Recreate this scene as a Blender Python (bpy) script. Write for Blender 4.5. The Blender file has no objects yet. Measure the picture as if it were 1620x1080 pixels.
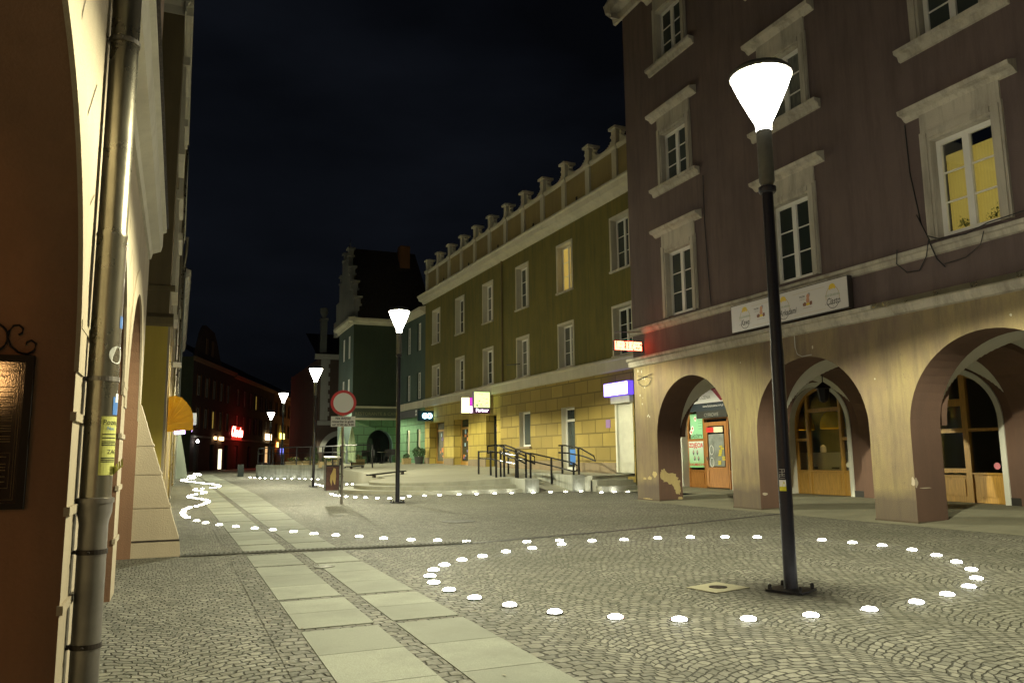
import bpy, bmesh, math, random
from mathutils import Vector, Matrix
R = math.radians
random.seed(7)
scene = bpy.context.scene
COL = scene.collection

# ------------------------------------------------------------------ camera
def camera():
    yaw, pitch, roll = R(22.95), R(8.3), R(-0.6)
    f = Vector((math.sin(yaw)*math.cos(pitch), math.cos(yaw)*math.cos(pitch), math.sin(pitch)))
    r = Vector((math.cos(yaw), -math.sin(yaw), 0)); u = r.cross(f)
    r2 = r*math.cos(roll) + u*math.sin(roll); u2 = r2.cross(f)
    cd = bpy.data.cameras.new('camera'); co = bpy.data.objects.new('camera', cd); COL.objects.link(co)
    m = Matrix((r2, u2, -f)).transposed().to_4x4(); m.translation = Vector((0, 0, 1.25))
    co.matrix_world = m
    cd.sensor_width = 36; cd.lens = 1241/1620*36
    cd.clip_start = 0.05; cd.clip_end = 2000
    scene.camera = co
camera()
# ------------------------------------------------------------------ night sky
w = bpy.data.worlds.new('World'); scene.world = w; w.use_nodes = True
nt = w.node_tree; nt.nodes.clear()
out = nt.nodes.new('ShaderNodeOutputWorld'); add = nt.nodes.new('ShaderNodeAddShader')
sky = nt.nodes.new('ShaderNodeTexSky'); sky.sky_type = 'NISHITA'; sky.sun_disc = False
sky.sun_elevation = R(-6); sky.sun_rotation = R(-60)
b1 = nt.nodes.new('ShaderNodeBackground'); b1.inputs[1].default_value = 0.05
b2 = nt.nodes.new('ShaderNodeBackground'); b2.inputs[0].default_value = (0.34, 0.42, 0.62, 1); b2.inputs[1].default_value = 0.0065
tcw = nt.nodes.new('ShaderNodeTexCoord'); nw = nt.nodes.new('ShaderNodeTexNoise'); nw.inputs['Scale'].default_value = 2.2; nw.inputs['Detail'].default_value = 5
mpw = nt.nodes.new('ShaderNodeMapping'); mpw.inputs['Scale'].default_value = (1, 1, 2.6); nt.links.new(tcw.outputs['Generated'], mpw.inputs[0]); nt.links.new(mpw.outputs[0], nw.inputs['Vector'])
rw = nt.nodes.new('ShaderNodeMapRange'); rw.inputs['From Min'].default_value = 0.35; rw.inputs['From Max'].default_value = 0.7; rw.inputs['To Min'].default_value = 0.0035; rw.inputs['To Max'].default_value = 0.012
nt.links.new(nw.outputs[0], rw.inputs[0]); nt.links.new(rw.outputs[0], b2.inputs[1])
nt.links.new(sky.outputs[0], b1.inputs[0]); nt.links.new(b1.outputs[0], add.inputs[0]); nt.links.new(b2.outputs[0], add.inputs[1])
nt.links.new(add.outputs[0], out.inputs[0])
vs = scene.view_settings
vs.view_transform = 'Standard'; vs.look = 'None'; vs.exposure = 0.18; vs.gamma = 1
scene.render.engine = 'CYCLES'
scene.cycles.use_denoising = True
scene.cycles.use_light_tree = True
scene.cycles.max_bounces = 8
scene.cycles.sample_clamp_indirect = 4
LAMP_DOWN, LAMP_OMNI = 1120.0, 235.0

# ------------------------------------------------------------------ materials
MC = {}
def nodes(name):
    m = bpy.data.materials.new(name); m.use_nodes = True
    t = m.node_tree; return m, t, t.nodes['Principled BSDF']
def N(t, kind, **kw):
    n = t.nodes.new(kind)
    for k, v in kw.items():
        if k in ('operation', 'blend_type', 'data_type', 'noise_dimensions', 'feature', 'wave_type', 'bands_direction'): setattr(n, k, v)
        else: n.inputs[k].default_value = v
    return n
def mixc(t, fac, a, b):
    n = t.nodes.new('ShaderNodeMix'); n.data_type = 'RGBA'
    for sock, v in ((n.inputs[0], fac), (n.inputs[6], a), (n.inputs[7], b)):
        if isinstance(v, (float, int)): sock.default_value = v
        elif isinstance(v, tuple): sock.default_value = (*v[:3], 1)
        else: t.links.new(v, sock)
    return n.outputs[2]
def ramp(t, src, a, b, ca=(0, 0, 0, 1), cb=(1, 1, 1, 1)):
    n = t.nodes.new('ShaderNodeValToRGB'); n.color_ramp.elements[0].position = a; n.color_ramp.elements[1].position = b
    n.color_ramp.elements[0].color = ca; n.color_ramp.elements[1].color = cb
    t.links.new(src, n.inputs[0]); return n.outputs[0]
def coord(t, kind='Object', scale=None):
    c = t.nodes.new('ShaderNodeTexCoord'); o = c.outputs[kind]
    if scale:
        m = t.nodes.new('ShaderNodeMapping'); m.inputs['Scale'].default_value = scale
        t.links.new(o, m.inputs[0]); o = m.outputs[0]
    return o
def noise(t, co, scale, detail=4, rough=0.6):
    n = N(t, 'ShaderNodeTexNoise', Scale=scale, Detail=detail, Roughness=rough); t.links.new(co, n.inputs['Vector']); return n.outputs[0]
def bump(t, bs, h, strength, dist):
    b = N(t, 'ShaderNodeBump', Strength=strength, Distance=dist); t.links.new(h, b.inputs['Height']); t.links.new(b.outputs[0], bs.inputs['Normal']); return b

def plaster(name, col, col2=None, rough=0.9, streak=0.5, grain=0.35, patch=None, patch_z=None):
    if name in MC: return MC[name]
    m, t, bs = nodes(name)
    co = coord(t); st = coord(t, 'Object', (1.6, 1.6, 0.18))
    col2 = col2 or tuple(c*0.62 for c in col)
    n1 = ramp(t, noise(t, co, 0.7, 5), 0.35, 0.7)
    n2 = ramp(t, noise(t, st, 2.2, 5, 0.7), 0.45, 0.75)
    c = mixc(t, n1, col, tuple((a+b)/2 for a, b in zip(col, col2)))
    mu = N(t, 'ShaderNodeMath', operation='MULTIPLY'); mu.inputs[1].default_value = streak; t.links.new(n2, mu.inputs[0])
    c = mixc(t, mu.outputs[0], c, col2)
    fine = noise(t, co, 55, 3)
    fr = ramp(t, fine, 0.3, 0.7)
    mu2 = N(t, 'ShaderNodeMath', operation='MULTIPLY'); mu2.inputs[1].default_value = 0.18; t.links.new(fr, mu2.inputs[0])
    c = mixc(t, mu2.outputs[0], c, col2)
    if patch:
        pn = ramp(t, noise(t, co, 1.9, 7, 0.75), 0.66, 0.68)
        c = mixc(t, pn, c, patch)
    t.links.new(c, bs.inputs['Base Color']); bs.inputs['Roughness'].default_value = rough
    bump(t, bs, fine, grain, 0.01)
    MC[name] = m; return m
def plain(name, col, rough=0.6, metal=0.0, nz=0.0, scale=8.0, spec=None):
    if name in MC: return MC[name]
    m, t, bs = nodes(name)
    if nz:
        c = mixc(t, ramp(t, noise(t, coord(t), scale, 5), 0.35, 0.7), col, tuple(x*(1-nz) for x in col)); t.links.new(c, bs.inputs['Base Color'])
        rr = ramp(t, noise(t, coord(t), scale*2, 4), 0.3, 0.7, (rough*0.8,)*3+(1,), (min(1, rough*1.25),)*3+(1,)); t.links.new(rr, bs.inputs['Roughness'])
    else:
        bs.inputs['Base Color'].default_value = (*col, 1); bs.inputs['Roughness'].default_value = rough
    bs.inputs['Metallic'].default_value = metal
    if spec is not None: bs.inputs['Specular IOR Level'].default_value = spec
    MC[name] = m; return m
def glow(name, col, strength):
    if name in MC: return MC[name]
    m, t, bs = nodes(name)
    bs.inputs['Base Color'].default_value = (*[c*0.5 for c in col], 1)
    bs.inputs['Emission Color'].default_value = (*col, 1); bs.inputs['Emission Strength'].default_value = strength
    MC[name] = m; return m
def lamp_glass(nm='lit frosted lamp glass', col=(1, 0.97, 0.85), st=9.0):
    m, t, bs = nodes(nm); t.nodes.remove(bs)
    o = t.nodes['Material Output']; e = N(t, 'ShaderNodeEmission', Color=(*col, 1), Strength=st); tr = t.nodes.new('ShaderNodeBsdfTransparent')
    a = t.nodes.new('ShaderNodeAddShader'); t.links.new(e.outputs[0], a.inputs[0]); t.links.new(tr.outputs[0], a.inputs[1]); t.links.new(a.outputs[0], o.inputs[0]); return m
def clear_glass(name, tint=(0.8, 0.85, 0.85), refl=0.12):
    if name in MC: return MC[name]
    m, t, bs = nodes(name); t.nodes.remove(bs); o = t.nodes['Material Output']
    tr = N(t, 'ShaderNodeBsdfTransparent', Color=(*tint, 1)); g = N(t, 'ShaderNodeBsdfGlossy', Color=(1, 1, 1, 1), Roughness=0.03)
    mx = N(t, 'ShaderNodeMixShader', Fac=refl); fr = N(t, 'ShaderNodeFresnel', IOR=1.5); t.links.new(fr.outputs[0], mx.inputs[0])
    t.links.new(tr.outputs[0], mx.inputs[1]); t.links.new(g.outputs[0], mx.inputs[2]); t.links.new(mx.outputs[0], o.inputs[0]); MC[name] = m; return m
def curtain(name, col, strength, base=(0.5, 0.42, 0.2)):
    if name in MC: return MC[name]
    m, t, bs = nodes(name); co = coord(t)
    wv = N(t, 'ShaderNodeTexWave', Scale=6.0, Distortion=2.5, Detail=2.0, bands_direction='Y'); t.links.new(co, wv.inputs[0])
    c = mixc(t, wv.outputs[1], col, tuple(x*0.55 for x in col)); n2 = noise(t, co, 9, 6, 0.7)
    c = mixc(t, ramp(t, n2, 0.45, 0.6), c, tuple(x*0.7 for x in col))
    t.links.new(c, bs.inputs['Emission Color']); bs.inputs['Emission Strength'].default_value = strength
    bs.inputs['Base Color'].default_value = (*base, 1); bs.inputs['Roughness'].default_value = 0.4; MC[name] = m; return m

def setts(name, straight=False, tint=(1, 1, 1), bw=0.088, rh=0.072, period=1.35):
    m, t, bs = nodes(name)
    co = coord(t)
    wn = N(t, 'ShaderNodeTexNoise', Scale=3.5, Detail=2.0); t.links.new(co, wn.inputs['Vector'])
    v = N(t, 'ShaderNodeVectorMath', operation='SUBTRACT'); v.inputs[1].default_value = (0.5, 0.5, 0.5); t.links.new(wn.outputs[1], v.inputs[0])
    vs_ = N(t, 'ShaderNodeVectorMath', operation='SCALE'); vs_.inputs['Scale'].default_value = 0.11; t.links.new(v.outputs[0], vs_.inputs[0])
    va = N(t, 'ShaderNodeVectorMath', operation='ADD'); t.links.new(co, va.inputs[0]); t.links.new(vs_.outputs[0], va.inputs[1])
    wn2 = N(t, 'ShaderNodeTexNoise', Scale=11.0, Detail=1.0); t.links.new(co, wn2.inputs['Vector'])
    v2 = N(t, 'ShaderNodeVectorMath', operation='SUBTRACT'); v2.inputs[1].default_value = (0.5, 0.5, 0.5); t.links.new(wn2.outputs[1], v2.inputs[0])
    v3 = N(t, 'ShaderNodeVectorMath', operation='SCALE'); v3.inputs['Scale'].default_value = 0.06; t.links.new(v2.outputs[0], v3.inputs[0])
    vb = N(t, 'ShaderNodeVectorMath', operation='ADD'); t.links.new(va.outputs[0], vb.inputs[0]); t.links.new(v3.outputs[0], vb.inputs[1])
    sx = t.nodes.new('ShaderNodeSeparateXYZ'); t.links.new(vb.outputs[0], sx.inputs[0])
    def M(op, a, b=None):
        n = N(t, 'ShaderNodeMath', operation=op)
        for i, q in enumerate((a, b)):
            if q is None: continue
            if isinstance(q, (int, float)): n.inputs[i].default_value = q
            else: t.links.new(q, n.inputs[i])
        return n.outputs[0]
    X, Y = sx.outputs[0], sx.outputs[1]
    if not straight:
        xs = M('DIVIDE', X, period); fr = M('SUBTRACT', M('FRACT', xs), 0.5); xl = M('MULTIPLY', fr, period)
        RR = period*0.72
        bow = M('SUBTRACT', RR, M('SQRT', M('SUBTRACT', RR*RR, M('MULTIPLY', xl, xl))))
        Yv = M('ADD', Y, bow)
        # arc length so stones keep their width towards the springing of each fan
        Xv = M('MULTIPLY', M('ARCSINE', M('DIVIDE', xl, RR)), RR)
        Xv = M('ADD', Xv, M('MULTIPLY', M('FLOOR', xs), 7.37))
    else: Xv, Yv = X, Y
    cb = t.nodes.new('ShaderNodeCombineXYZ'); t.links.new(Xv, cb.inputs[0]); t.links.new(Yv, cb.inputs[1])
    br = t.nodes.new('ShaderNodeTexBrick'); t.links.new(cb.outputs[0], br.inputs['Vector'])
    br.inputs['Scale'].default_value = 1; br.inputs['Brick Width'].default_value = bw; br.inputs['Row Height'].default_value = rh
    br.inputs['Mortar Size'].default_value = 0.010; br.inputs['Mortar Smooth'].default_value = 0.8; br.offset = 0.5; br.squash = 1
    br.inputs['Color1'].default_value = (0.34*tint[0], 0.33*tint[1], 0.27*tint[2], 1); br.inputs['Color2'].default_value = (0.17*tint[0], 0.168*tint[1], 0.14*tint[2], 1)
    br.inputs['Mortar'].default_value = (0.04, 0.038, 0.028, 1)
    big = ramp(t, noise(t, co, 0.35, 4), 0.35, 0.7); c = mixc(t, big, br.outputs[0], mixc(t, 0.5, br.outputs[0], (0.09, 0.095, 0.06)))
    c = mixc(t, ramp(t, noise(t, co, 2.4, 7, 0.75), 0.50, 0.68, (0, 0, 0, 1), (0.55, 0.55, 0.55, 1)), c, (0.13, 0.125, 0.095))
    fine = noise(t, co, 90, 4); c = mixc(t, M('MULTIPLY', ramp(t, fine, 0.4, 0.75), 0.35), c, (0.07, 0.07, 0.055))
    t.links.new(c, bs.inputs['Base Color'])
    rg = ramp(t, noise(t, co, 25, 3), 0.3, 0.7, (0.6,)*3+(1,), (0.95,)*3+(1,)); bs.inputs['Specular IOR Level'].default_value = 0.35; t.links.new(rg, bs.inputs['Roughness'])
    h = M('ADD', M('SUBTRACT', 1.0, br.outputs[1]), M('ADD', M('MULTIPLY', noise(t, co, 14, 5), 0.6), M('MULTIPLY', noise(t, co, 2.2, 3), 2.2)))
    bump(t, bs, h, 0.9, 0.02)
    return m
def slab_mat(name, col=(0.37, 0.39, 0.32)):
    if name in MC: return MC[name]
    m, t, bs = nodes(name); co = coord(t)
    gi = t.nodes.new('ShaderNodeNewGeometry')
    sp = N(t, 'ShaderNodeTexNoise', Scale=140.0, Detail=3.0, Roughness=0.8); t.links.new(co, sp.inputs['Vector'])
    s = ramp(t, sp.outputs[0], 0.42, 0.62)
    c = mixc(t, s, tuple(x*0.78 for x in col), tuple(min(1, x*1.15) for x in col))
    c = mixc(t, ramp(t, gi.outputs['Random Per Island'], 0, 1, (0, 0, 0, 1), (0.7, 0.7, 0.7, 1)), c, tuple(x*0.6 for x in col))
    c = mixc(t, ramp(t, noise(t, co, 1.3, 5), 0.42, 0.7, (0, 0, 0, 1), (0.7, 0.7, 0.7, 1)), c, tuple(x*0.55 for x in col))
    c = mixc(t, ramp(t, noise(t, co, 6.0, 8, 0.8), 0.55, 0.7, (0, 0, 0, 1), (0.35, 0.35, 0.35, 1)), c, tuple(x*0.5 for x in col))
    t.links.new(c, bs.inputs['Base Color']); bs.inputs['Roughness'].default_value = 0.8; bs.inputs['Specular IOR Level'].default_value = 0.25
    bump(t, bs, sp.outputs[0], 0.3, 0.004); MC[name] = m; return m
def blocks(name, col, col2, bw, rh):
    m, t, bs = nodes(name); co = coord(t, 'UV')
    br = t.nodes.new('ShaderNodeTexBrick'); t.links.new(co, br.inputs['Vector'])
    br.inputs['Scale'].default_value = 1; br.inputs['Brick Width'].default_value = bw; br.inputs['Row Height'].default_value = rh
    br.inputs['Mortar Size'].default_value = 0.022; br.inputs['Mortar Smooth'].default_value = 0.15
    br.inputs['Color1'].default_value = (*col, 1); br.inputs['Color2'].default_value = (*col2, 1); br.inputs['Mortar'].default_value = (*[c*0.35 for c in col], 1)
    oc = coord(t); n1 = ramp(t, noise(t, oc, 1.2, 5), 0.35, 0.75, (0, 0, 0, 1), (0.5, 0.5, 0.5, 1))
    c = mixc(t, n1, br.outputs[0], tuple(c*0.6 for c in col)); t.links.new(c, bs.inputs['Base Color']); bs.inputs['Roughness'].default_value = 0.85
    i = N(t, 'ShaderNodeMath', operation='SUBTRACT'); i.inputs[0].default_value = 1; t.links.new(br.outputs[1], i.inputs[1])
    bump(t, bs, i.outputs[0], 1.0, 0.03); return m
def wood(name, col):
    if name in MC: return MC[name]
    m, t, bs = nodes(name); co = coord(t, 'Object', (14, 14, 0.9)); n = noise(t, co, 3, 6, 0.7)
    c = mixc(t, ramp(t, n, 0.35, 0.7), col, tuple(x*0.5 for x in col)); t.links.new(c, bs.inputs['Base Color']); bs.inputs['Roughness'].default_value = 0.45
    bump(t, bs, n, 0.2, 0.005); MC[name] = m; return m

M_cob = setts('granite setts laid in fans'); M_sett = setts('straight rows of dark setts', True, (0.8, 0.8, 0.8), 0.1, 0.1)
M_slab = slab_mat('pale granite slabs'); M_terr = plaster('pale terrace paving', (0.42, 0.41, 0.32), (0.27, 0.26, 0.19), 0.75, 0.25, 0.4)
M_step = plaster('granite steps', (0.40, 0.40, 0.33), (0.22, 0.22, 0.17), 0.7, 0.6, 0.3)
M_conc = plaster('board marked concrete', (0.42, 0.43, 0.37), (0.17, 0.18, 0.15), 0.85, 0.9, 0.3)
M_purple = plaster('dark mauve brown render', (0.150, 0.108, 0.100), (0.075, 0.055, 0.055), 0.9, 0.85, 0.7, patch=(0.115, 0.085, 0.082))
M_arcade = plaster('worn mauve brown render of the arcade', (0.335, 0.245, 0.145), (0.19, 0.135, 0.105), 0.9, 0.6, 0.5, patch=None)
def arcade_mat():
    m, t, bs = nodes('mauve arcade render with painted ochre lamplight'); co = coord(t); sx = t.nodes.new('ShaderNodeSeparateXYZ'); t.links.new(co, sx.inputs[0])
    big = ramp(t, noise(t, coord(t, 'Object', (1, 1, 0.6)), 0.55, 6, 0.65), 0.38, 0.62)
    c = mixc(t, big, (0.20, 0.145, 0.10), (0.31, 0.25, 0.115))  # ochre patches paint the warm cast of overlapping lamps into the mauve
    st = ramp(t, noise(t, coord(t, 'Object', (2.2, 2.2, 0.25)), 2.0, 6, 0.75), 0.46, 0.70, (0, 0, 0, 1), (0.65, 0.65, 0.65, 1)); c = mixc(t, st, c, (0.095, 0.07, 0.06))
    wob = N(t, 'ShaderNodeMath', operation='MULTIPLY_ADD'); wob.inputs[1].default_value = 0.22; t.links.new(noise(t, co, 2.5, 5), wob.inputs[0]); t.links.new(sx.outputs[2], wob.inputs[2])
    foot = ramp(t, wob.outputs[0], 0.50, 0.72, (0.75, 0.75, 0.75, 1), (0, 0, 0, 1)); c = mixc(t, foot, c, (0.085, 0.065, 0.058))   # darker painted plinth
    blot = ramp(t, noise(t, co, 4.5, 8, 0.8), 0.60, 0.66, (0, 0, 0, 1), (0.5, 0.5, 0.5, 1)); c = mixc(t, blot, c, (0.13, 0.10, 0.075))
    f = noise(t, co, 60, 3); c = mixc(t, ramp(t, f, 0.35, 0.75, (0, 0, 0, 1), (0.3, 0.3, 0.3, 1)), c, (0.14, 0.10, 0.08))
    t.links.new(c, bs.inputs['Base Color']); bs.inputs['Roughness'].default_value = 0.9; bump(t, bs, f, 0.7, 0.014); return m
M_arcade = arcade_mat()
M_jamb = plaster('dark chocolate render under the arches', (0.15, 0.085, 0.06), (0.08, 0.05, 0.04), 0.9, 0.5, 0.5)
M_peel = plaster('bare ochre plaster', (0.52, 0.42, 0.2), (0.34, 0.25, 0.12), 0.95, 0.7, 0.6)
M_trim = plaster('weathered grey stone trim', (0.56, 0.52, 0.43), (0.20, 0.18, 0.15), 0.85, 0.95, 0.6, patch=(0.28, 0.23, 0.16))
M_trim2 = plaster('cream painted trim', (0.58, 0.55, 0.43), (0.36, 0.33, 0.25), 0.8, 0.5, 0.3)
M_vault = plaster('white limewash', (0.66, 0.66, 0.60), (0.45, 0.45, 0.40), 0.9, 0.3, 0.3)
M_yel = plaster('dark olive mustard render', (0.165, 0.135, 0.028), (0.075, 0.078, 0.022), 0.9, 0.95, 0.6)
M_yblk = blocks('mustard blockwork', (0.33, 0.245, 0.06), (0.23, 0.17, 0.045), 1.02, 0.52)
M_yblk2 = blocks('bright yellow blockwork', (0.48, 0.37, 0.08), (0.38, 0.29, 0.065), 0.75, 0.6)
M_attic = plaster('ochre attic panels', (0.30, 0.235, 0.10), (0.19, 0.15, 0.07), 0.9, 0.5, 0.3)
M_plinth = plaster('brown stone plinth', (0.26, 0.20, 0.12), (0.15, 0.12, 0.08), 0.85, 0.5, 0.3)
M_green = plaster('bottle green render', (0.036, 0.052, 0.032), (0.02, 0.032, 0.02), 0.9, 0.5, 0.3)
M_green2 = blocks('green blockwork', (0.13, 0.26, 0.14), (0.10, 0.21, 0.11), 0.8, 0.55)
M_teal = plaster('dull teal render', (0.06, 0.095, 0.08), (0.035, 0.055, 0.048), 0.9, 0.5, 0.3)
M_cream = plaster('cream limewashed plaster', (0.43, 0.36, 0.25), (0.28, 0.23, 0.16), 0.85, 0.35, 0.6)
M_pink = plaster('pinkish plaster', (0.40, 0.30, 0.23), (0.27, 0.20, 0.15), 0.9, 0.4, 0.6)
M_rust = plaster('rust brown plaster', (0.25, 0.135, 0.075), (0.15, 0.085, 0.05), 0.9, 0.5, 0.5)
M_must = plaster('mustard plaster', (0.34, 0.24, 0.04), (0.20, 0.14, 0.03), 0.9, 0.4, 0.4)
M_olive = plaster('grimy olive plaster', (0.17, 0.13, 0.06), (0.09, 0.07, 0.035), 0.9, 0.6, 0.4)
M_brick = plaster('dark red brick', (0.075, 0.05, 0.038), (0.04, 0.03, 0.025), 0.9, 0.5, 0.4)
M_darkred = plaster('dark maroon render', (0.085, 0.055, 0.042), (0.045, 0.032, 0.026), 0.9, 0.5, 0.3)
M_orange = plaster('dull orange render', (0.26, 0.11, 0.03), (0.12, 0.055, 0.02), 0.9, 0.5, 0.3)
M_roof = plain('dark brown roof tiles', (0.035, 0.026, 0.018), 0.9, 0, 0.4, 4)
M_pole = plain('dark navy lamp paint', (0.018, 0.018, 0.030), 0.33, 0.3, 0.2, 30)
M_black = plain('black steel', (0.012, 0.012, 0.014), 0.38, 0.4, 0.2, 30)
M_sleeve = plain('grey lamp sleeve', (0.12, 0.12, 0.11), 0.5, 0.3, 0.2)
M_zinc = plain('zinc sheet', (0.33, 0.30, 0.23), 0.3, 0.88, 0.3, 2.5)
M_zinc2 = plain('weathered cast iron', (0.21, 0.19, 0.165), 0.45, 0.6, 0.3, 3)
M_iron = plain('rusty dark iron', (0.05, 0.038, 0.03), 0.6, 0.5, 0.5, 20)
M_steel = plain('brushed steel', (0.55, 0.55, 0.55), 0.25, 1.0, 0.2, 30)
M_white = plain('white window paint', (0.62, 0.60, 0.52), 0.5, 0, 0.15)
M_pvc = plain('white frame', (0.72, 0.71, 0.66), 0.4)
M_shut = plain('white shutter', (0.62, 0.62, 0.52), 0.45, 0, 0.15, 3)
M_pane = plain('dark window glass', (0.028, 0.038, 0.036), 0.06, 0, 0.5, 1.5)
M_pane2 = plain('dim curtained glass', (0.10, 0.11, 0.10), 0.12, 0, 0.6, 2.2)
M_wood = wood('orange varnished wood', (0.46, 0.20, 0.05)); M_wood2 = wood('golden varnished wood', (0.50, 0.28, 0.06))
M_awn = plain('yellow awning fabric', (0.78, 0.42, 0.02), 0.3, 0, 0.2, 2)
def pane_mat(name, dark, light, rough=0.07):
    m, t, bs = nodes(name); oi = t.nodes.new('ShaderNodeObjectInfo'); co = coord(t, 'Object', (5, 5, 0.8))
    c = mixc(t, ramp(t, oi.outputs['Random'], 0.35, 0.9), dark, light)
    c = mixc(t, ramp(t, noise(t, co, 3, 4), 0.4, 0.65, (0, 0, 0, 1), (0.6, 0.6, 0.6, 1)), c, dark); t.links.new(c, bs.inputs['Base Color']); bs.inputs['Roughness'].default_value = rough; return m
M_pane = pane_mat('window glass', (0.018, 0.026, 0.025), (0.10, 0.11, 0.10)); M_pane2 = pane_mat('curtained window glass', (0.05, 0.06, 0.055), (0.22, 0.22, 0.19), 0.15)
M_glass = clear_glass('shop glass'); M_lit = curtain('lit yellow net curtain', (1.0, 0.66, 0.12), 0.42)
M_leaf = plain('green leaves', (0.04, 0.10, 0.02), 0.6, 0, 0.6, 12); M_leaf2 = plain('orange and yellow flowers', (0.35, 0.16, 0.02), 0.6, 0, 0.5, 12)
M_box = wood('planter boards', (0.40, 0.30, 0.14)); M_led = glow('white ground light', (1, 0.98, 0.86), 38)
M_red = plain('sign red', (0.62, 0.03, 0.03), 0.35); M_signw = plain('sign white', (0.9, 0.9, 0.89), 0.35); M_ink = plain('black ink', (0.01, 0.01, 0.012), 0.5)
M_shade = plain('deep interior', (0.02, 0.018, 0.015), 0.9)

# ------------------------------------------------------------------ mesh building
class Fr:
    def __init__(s, o, u, n):
        s.o, s.u, s.n = Vector(o), Vector(u).normalized(), Vector(n).normalized()
    def p(s, u, z, d=0.0): return s.o + s.u*u + s.n*d + Vector((0, 0, z))
WORLD = Fr((0, 0, 0), (1, 0, 0), (0, -1, 0))
class MB:
    def __init__(s): s.v = []; s.f = []; s.m = []; s.uv = []
    def vert(s, p, uv=(0, 0)): s.v.append(Vector(p)); s.uv.append(uv); return len(s.v)-1
    def poly(s, pts, m=0, uvs=None):
        ids = [s.vert(p, uvs[i] if uvs else (p[0]+p[1], p[2])) for i, p in enumerate(pts)]; s.f.append(ids); s.m.append(m); return s
    def fq(s, fr, pts, m=0): return s.poly([fr.p(*q) for q in pts], m, [(q[0]-(q[2] if len(q) > 2 else 0), q[1]) for q in pts])
    def fbox(s, fr, u0, u1, z0, z1, d0, d1, m=0):
        P = lambda u, z, d: (u, z, d)
        for q in (((u0, z0, d1), (u1, z0, d1), (u1, z1, d1), (u0, z1, d1)), ((u1, z0, d0), (u0, z0, d0), (u0, z1, d0), (u1, z1, d0)),
                  ((u0, z0, d0), (u0, z0, d1), (u0, z1, d1), (u0, z1, d0)), ((u1, z0, d1), (u1, z0, d0), (u1, z1, d0), (u1, z1, d1)),
                  ((u0, z1, d1), (u1, z1, d1), (u1, z1, d0), (u0, z1, d0)), ((u0, z0, d0), (u1, z0, d0), (u1, z0, d1), (u0, z0, d1))):
            s.fq(fr, q, m)
        return s
    def box(s, x0, x1, y0, y1, z0, z1, m=0): return s.fbox(Fr((0, 0, 0), (1, 0, 0), (0, 1, 0)), x0, x1, z0, z1, y0, y1, m)
    def prism(s, pts, off, m=0):
        pts = [Vector(p) for p in pts]; off = Vector(off); q = [p+off for p in pts]
        s.poly(pts, m); s.poly(q[::-1], m)
        for i in range(len(pts)):
            j = (i+1) % len(pts); s.poly([pts[i], pts[j], q[j], q[i]], m)
        return s
    def tube(s, path, r, n=8, m=0, caps=True, r2=None):
        path = [Vector(p) for p in path]; rings = []
        for i, p in enumerate(path):
            a = path[max(0, i-1)]; b = path[min(len(path)-1, i+1)]; d = (b-a).normalized()
            up = Vector((0, 0, 1)) if abs(d.z) < 0.9 else Vector((1, 0, 0))
            e1 = d.cross(up).normalized(); e2 = e1.cross(d)
            rr = r if r2 is None else r+(r2-r)*i/(len(path)-1)
            rings.append([s.vert(p+e1*rr*math.cos(2*math.pi*k/n)+e2*rr*math.sin(2*math.pi*k/n)) for k in range(n)])
        for a, b in zip(rings, rings[1:]):
            for k in range(n): s.f.append([a[k], a[(k+1) % n], b[(k+1) % n], b[k]]); s.m.append(m)
        if caps: s.f.append(rings[0][::-1]); s.m.append(m); s.f.append(rings[-1]); s.m.append(m)
        return s
    def lathe(s, prof, c=(0, 0, 0), n=24, m=0, capb=True, capt=True):
        c = Vector(c); rings = [[s.vert(c+Vector((r*math.cos(2*math.pi*k/n), r*math.sin(2*math.pi*k/n), z))) for k in range(n)] for r, z in prof]
        for a, b in zip(rings, rings[1:]):
            for k in range(n): s.f.append([a[k], a[(k+1) % n], b[(k+1) % n], b[k]]); s.m.append(m)
        if capb: s.f.append(rings[0][::-1]); s.m.append(m)
        if capt: s.f.append(rings[-1]); s.m.append(m)
        return s
    def build(s, name, mats, parent=None, smooth=False, merge=False):
        if not isinstance(mats, (list, tuple)): mats = [mats]
        off = Vector((0, 0, 0)); q = parent
        while q is not None: off += q.location; q = q.parent
        me = bpy.data.meshes.new(name); me.from_pydata([v-off for v in s.v], [], s.f)
        uvl = me.uv_layers.new(name='UVMap')
        for p in me.polygons:
            for li in p.loop_indices: uvl.data[li].uv = s.uv[me.loops[li].vertex_index]
        for mt in mats: me.materials.append(mt)
        for p, mi in zip(me.polygons, s.m): p.material_index = mi; p.use_smooth = smooth
        o = bpy.data.objects.new(name, me); COL.objects.link(o)
        if merge or smooth:
            bm = bmesh.new(); bm.from_mesh(me); bmesh.ops.remove_doubles(bm, verts=bm.verts, dist=1e-5); bmesh.ops.recalc_face_normals(bm, faces=bm.faces)
            if smooth:
                for e in bm.edges:
                    if len(e.link_faces) == 2 and e.calc_face_angle(0) > 0.7: e.smooth = False
            bm.to_mesh(me); bm.free()
        if parent is not None: o.parent = parent
        return o
def tag(o, label=None, cat=None, group=None, kind=None):
    for k, v in (('label', label), ('category', cat), ('group', group), ('kind', kind)):
        if v: o[k] = v
    return o
def thing(name, label, cat, loc=(0, 0, 0), group=None, rz=0):
    o = bpy.data.objects.new(name, None); COL.objects.link(o); o.location = loc; o.rotation_euler = (0, 0, rz)
    o.empty_display_size = 0.2
    return tag(o, label, cat, group)
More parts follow.
